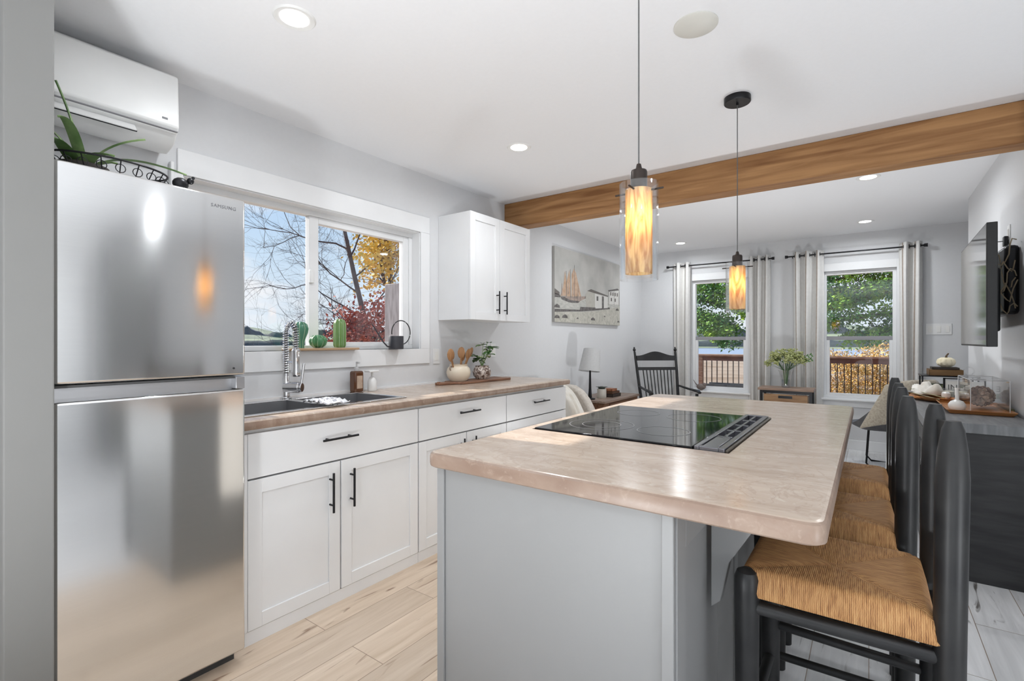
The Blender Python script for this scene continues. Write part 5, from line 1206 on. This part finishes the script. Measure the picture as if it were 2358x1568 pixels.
for s_, d_, L_ in (((-9, 6.9, 1.7), (0, -.8, .35), 2.2), ((-9.05, 7.0, 1.2), (0, -.9, .12), 2.2), ((-9, 6.7, 2.3), (0, -.75, .5), 2.0), ((-9, 6.45, 3.2), (.1, -.9, .45), 2.2), ((-9, 6.4, 3.6), (-.1, -.6, .8), 1.6), ((-9, 6.9, 1.7), (.3, .5, .9), 2.4), ((-9, 6.5, 3.0), (0, .5, .9), 2.0), ((-9.1, 7.1, .9), (0, -.8, .0), 1.9), ((-9, 6.35, 3.9), (0, -.9, .15), 2.0), ((-9, 6.6, 2.6), (-.2, .9, .5), 2.2), ((-9.05, 7.0, 1.0), (.1, -.6, .5), 1.7)):
    grow(g, Vector(s_), Vector(d_).normalized(), L_*.62, .020, 4, rng, tips, .50, .22, 4, .16)
g.build('branches', BARK, t)
t = thing('yellow_leaved_tree', 'autumn tree with yellow leaves at the upper right of the kitchen window', 'tree', (-9.6, 8.4, -1.3))
g = MB(); tips = []; g.sweep([(-9.6, 8.4, -1.3), (-9.5, 8.2, 1), (-9.4, 8.0, 2.4), (-9.4, 7.8, 4.0)], [.12, .1, .07, .03], 7)
for s_, d_ in (((-9.4, 8, 2.4), (0, -.7, .5)), ((-9.4, 7.9, 3.0), (0, -.8, .3)), ((-9.4, 7.9, 3.2), (0, .5, .6)), ((-9.4, 8, 2.2), (.2, -.5, .6)), ((-9.4, 7.8, 3.8), (0, -.5, .6)), ((-9.4, 7.8, 3.7), (0, .5, .6))): grow(g, Vector(s_), Vector(d_).normalized(), .85, .03, 2, rng, tips, .5, .2)
g.build('branches', BARK, t); lv = MB(); leaves(lv, [p for p, _, dp in tips if p.z > 2.45 and p.y > 6.75], rng, 20, .20, .055); lv.build('foliage', YEL, t, smooth=False)
t = thing('red_leaved_tree', 'autumn shrub with red leaves at the lower right of the kitchen window', 'tree', (-8.6, 6.9, -1.3))
g = MB(); tips = []; g.sweep([(-8.6, 6.9, -1.3), (-8.6, 6.9, 0), (-8.6, 6.9, 1)], [.07, .06, .04], 6)
for k in range(12): a = k*.7; grow(g, Vector((-8.6, 6.85, .2+.1*k)), Vector((.3*math.cos(a), .8*math.sin(a), .45)).normalized(), .62, .02, 2, rng, tips, .5, .2)
g.build('branches', BARK, t); lv = MB(); leaves(lv, [p for p, _, dp in tips if p.z < 2.15], rng, 22, .17, .045); lv.build('foliage', RED, t, smooth=False)
def conifer(label, tx_, ty_, brs, m):
    t = thing('conifer', label, 'tree', (tx_, ty_, -1.3)); g = MB(); g.sweep([(tx_, ty_, -1.3), (tx_, ty_, 3), (tx_, ty_, 6)], [.22, .17, .08], 8); lv = MB(); lv2 = MB()
    for (z0, dx, dy, L_, droop, mi) in brs:
        p0 = Vector((tx_, ty_, z0)); d_ = Vector((dx, dy, 0)).normalized(); pts = [p0+d_*L_*u+Vector((0, .1*math.sin(5*u), -droop*u*u+.12*math.sin(4*u))) for u in [i/10 for i in range(11)]]
        g.sweep(pts, [.05*(1-.8*i/10)+.006 for i in range(11)], 5)
        for i in range(3, 11):
            for s_ in (-1, 1):
                q = pts[i]; dd = (d_+Vector((-d_.y, d_.x, 0))*s_*.9+Vector((0, 0, rng.uniform(-.35, .25)))).normalized(); l2 = (.75-.35*abs(i-6)/5)*rng.uniform(.6, 1.1); e_ = q+dd*l2
                g.sweep([q, (q+e_)/2+Vector((0, 0, .03)), e_], .007, 4)
                leaves(lv if (mi+i) % 3 else lv2, [q.lerp(e_, w) for w in (.2, .45, .7, 1)], rng, 34, .10, .042)  # every third step along a bough takes the darker green
    g.build('branches', BARK, t); lv.build('foliage', m, t, smooth=False); lv2.build('foliage_shade', DGR, t, smooth=False)
conifer('large conifer with drooping green boughs outside the right far window', 1.9, 13.2, [(3.1, -1, -.25, 3.4, .3, 0), (2.75, -1, -.35, 3.2, .35, 1), (2.5, -1, -.15, 3.4, .5, 0), (2.3, -1, -.4, 2.4, .15, 0), (2.2, -1, -.3, 3.0, .3, 1), (1.75, -1, -.3, 3.2, .15, 2), (1.5, -1, -.2, 2.0, .1, 0), (3.5, -1, -.3, 3.0, .4, 1)], GRN)
conifer('conifer with dark green boughs outside the left far window', -4.9, 13.5, [(3.2, 1, -.3, 2.9, .3, 0), (2.9, 1, -.2, 3.0, .35, 1), (2.6, 1, -.35, 2.8, .4, 0), (2.3, 1, -.25, 2.6, .35, 1), (2.0, 1, -.3, 2.1, .35, 0), (1.75, 1, -.2, 1.9, .4, 2)], GRN)
t = thing('yellow_hedge', 'golden yellow autumn shrubs growing behind the deck railing', 'shrub', (.2, 15, -1.4))
lv = MB(); pts = []
for k in range(520): x_ = rng.uniform(-1.25, 2.6); y_ = rng.uniform(13.9, 16.5); top = .98+.10*math.sin(x_*5)-.3*max(0, -x_-.2); pts.append(Vector((x_, y_, rng.uniform(-1.2, top))))
leaves(lv, pts, rng, 70, .14, .030); lv.build('foliage', leafm('golden_leaves', (.46, .25, .06), (.78, .54, .18), 5), t, smooth=False)
g = MB()
for k in range(24): x_ = -1.2+k*.16; g.sweep([(x_, 15, -1.4), (x_+.05, 15, 0), (x_+.1*math.sin(k), 15, .8)], .012, 5)
g.build('stems', BARK, t)
t = thing('brown_bush', 'dark leafy bush at the railing corner outside the right far window', 'shrub', (-.75, 9.8, -.08))
lv = MB(); leaves(lv, [Vector((-.83+rng.gauss(0, .07), 9.8+rng.gauss(0, .08), .35+.55*rng.random())) for _ in range(40)], rng, 14, .06, .03); lv.build('foliage', leafm('brown_leaves', (.05, .05, .02), (.16, .13, .05), 6), t, smooth=False)
MB().lathe([(0, 0), (.10, 0), (.13, .28), (0, .28)], (-.83, 9.8, -.08)).cyl((-.83, 9.8, .1), (-.83, 9.8, .8), .01).build('planter', CANM, t)
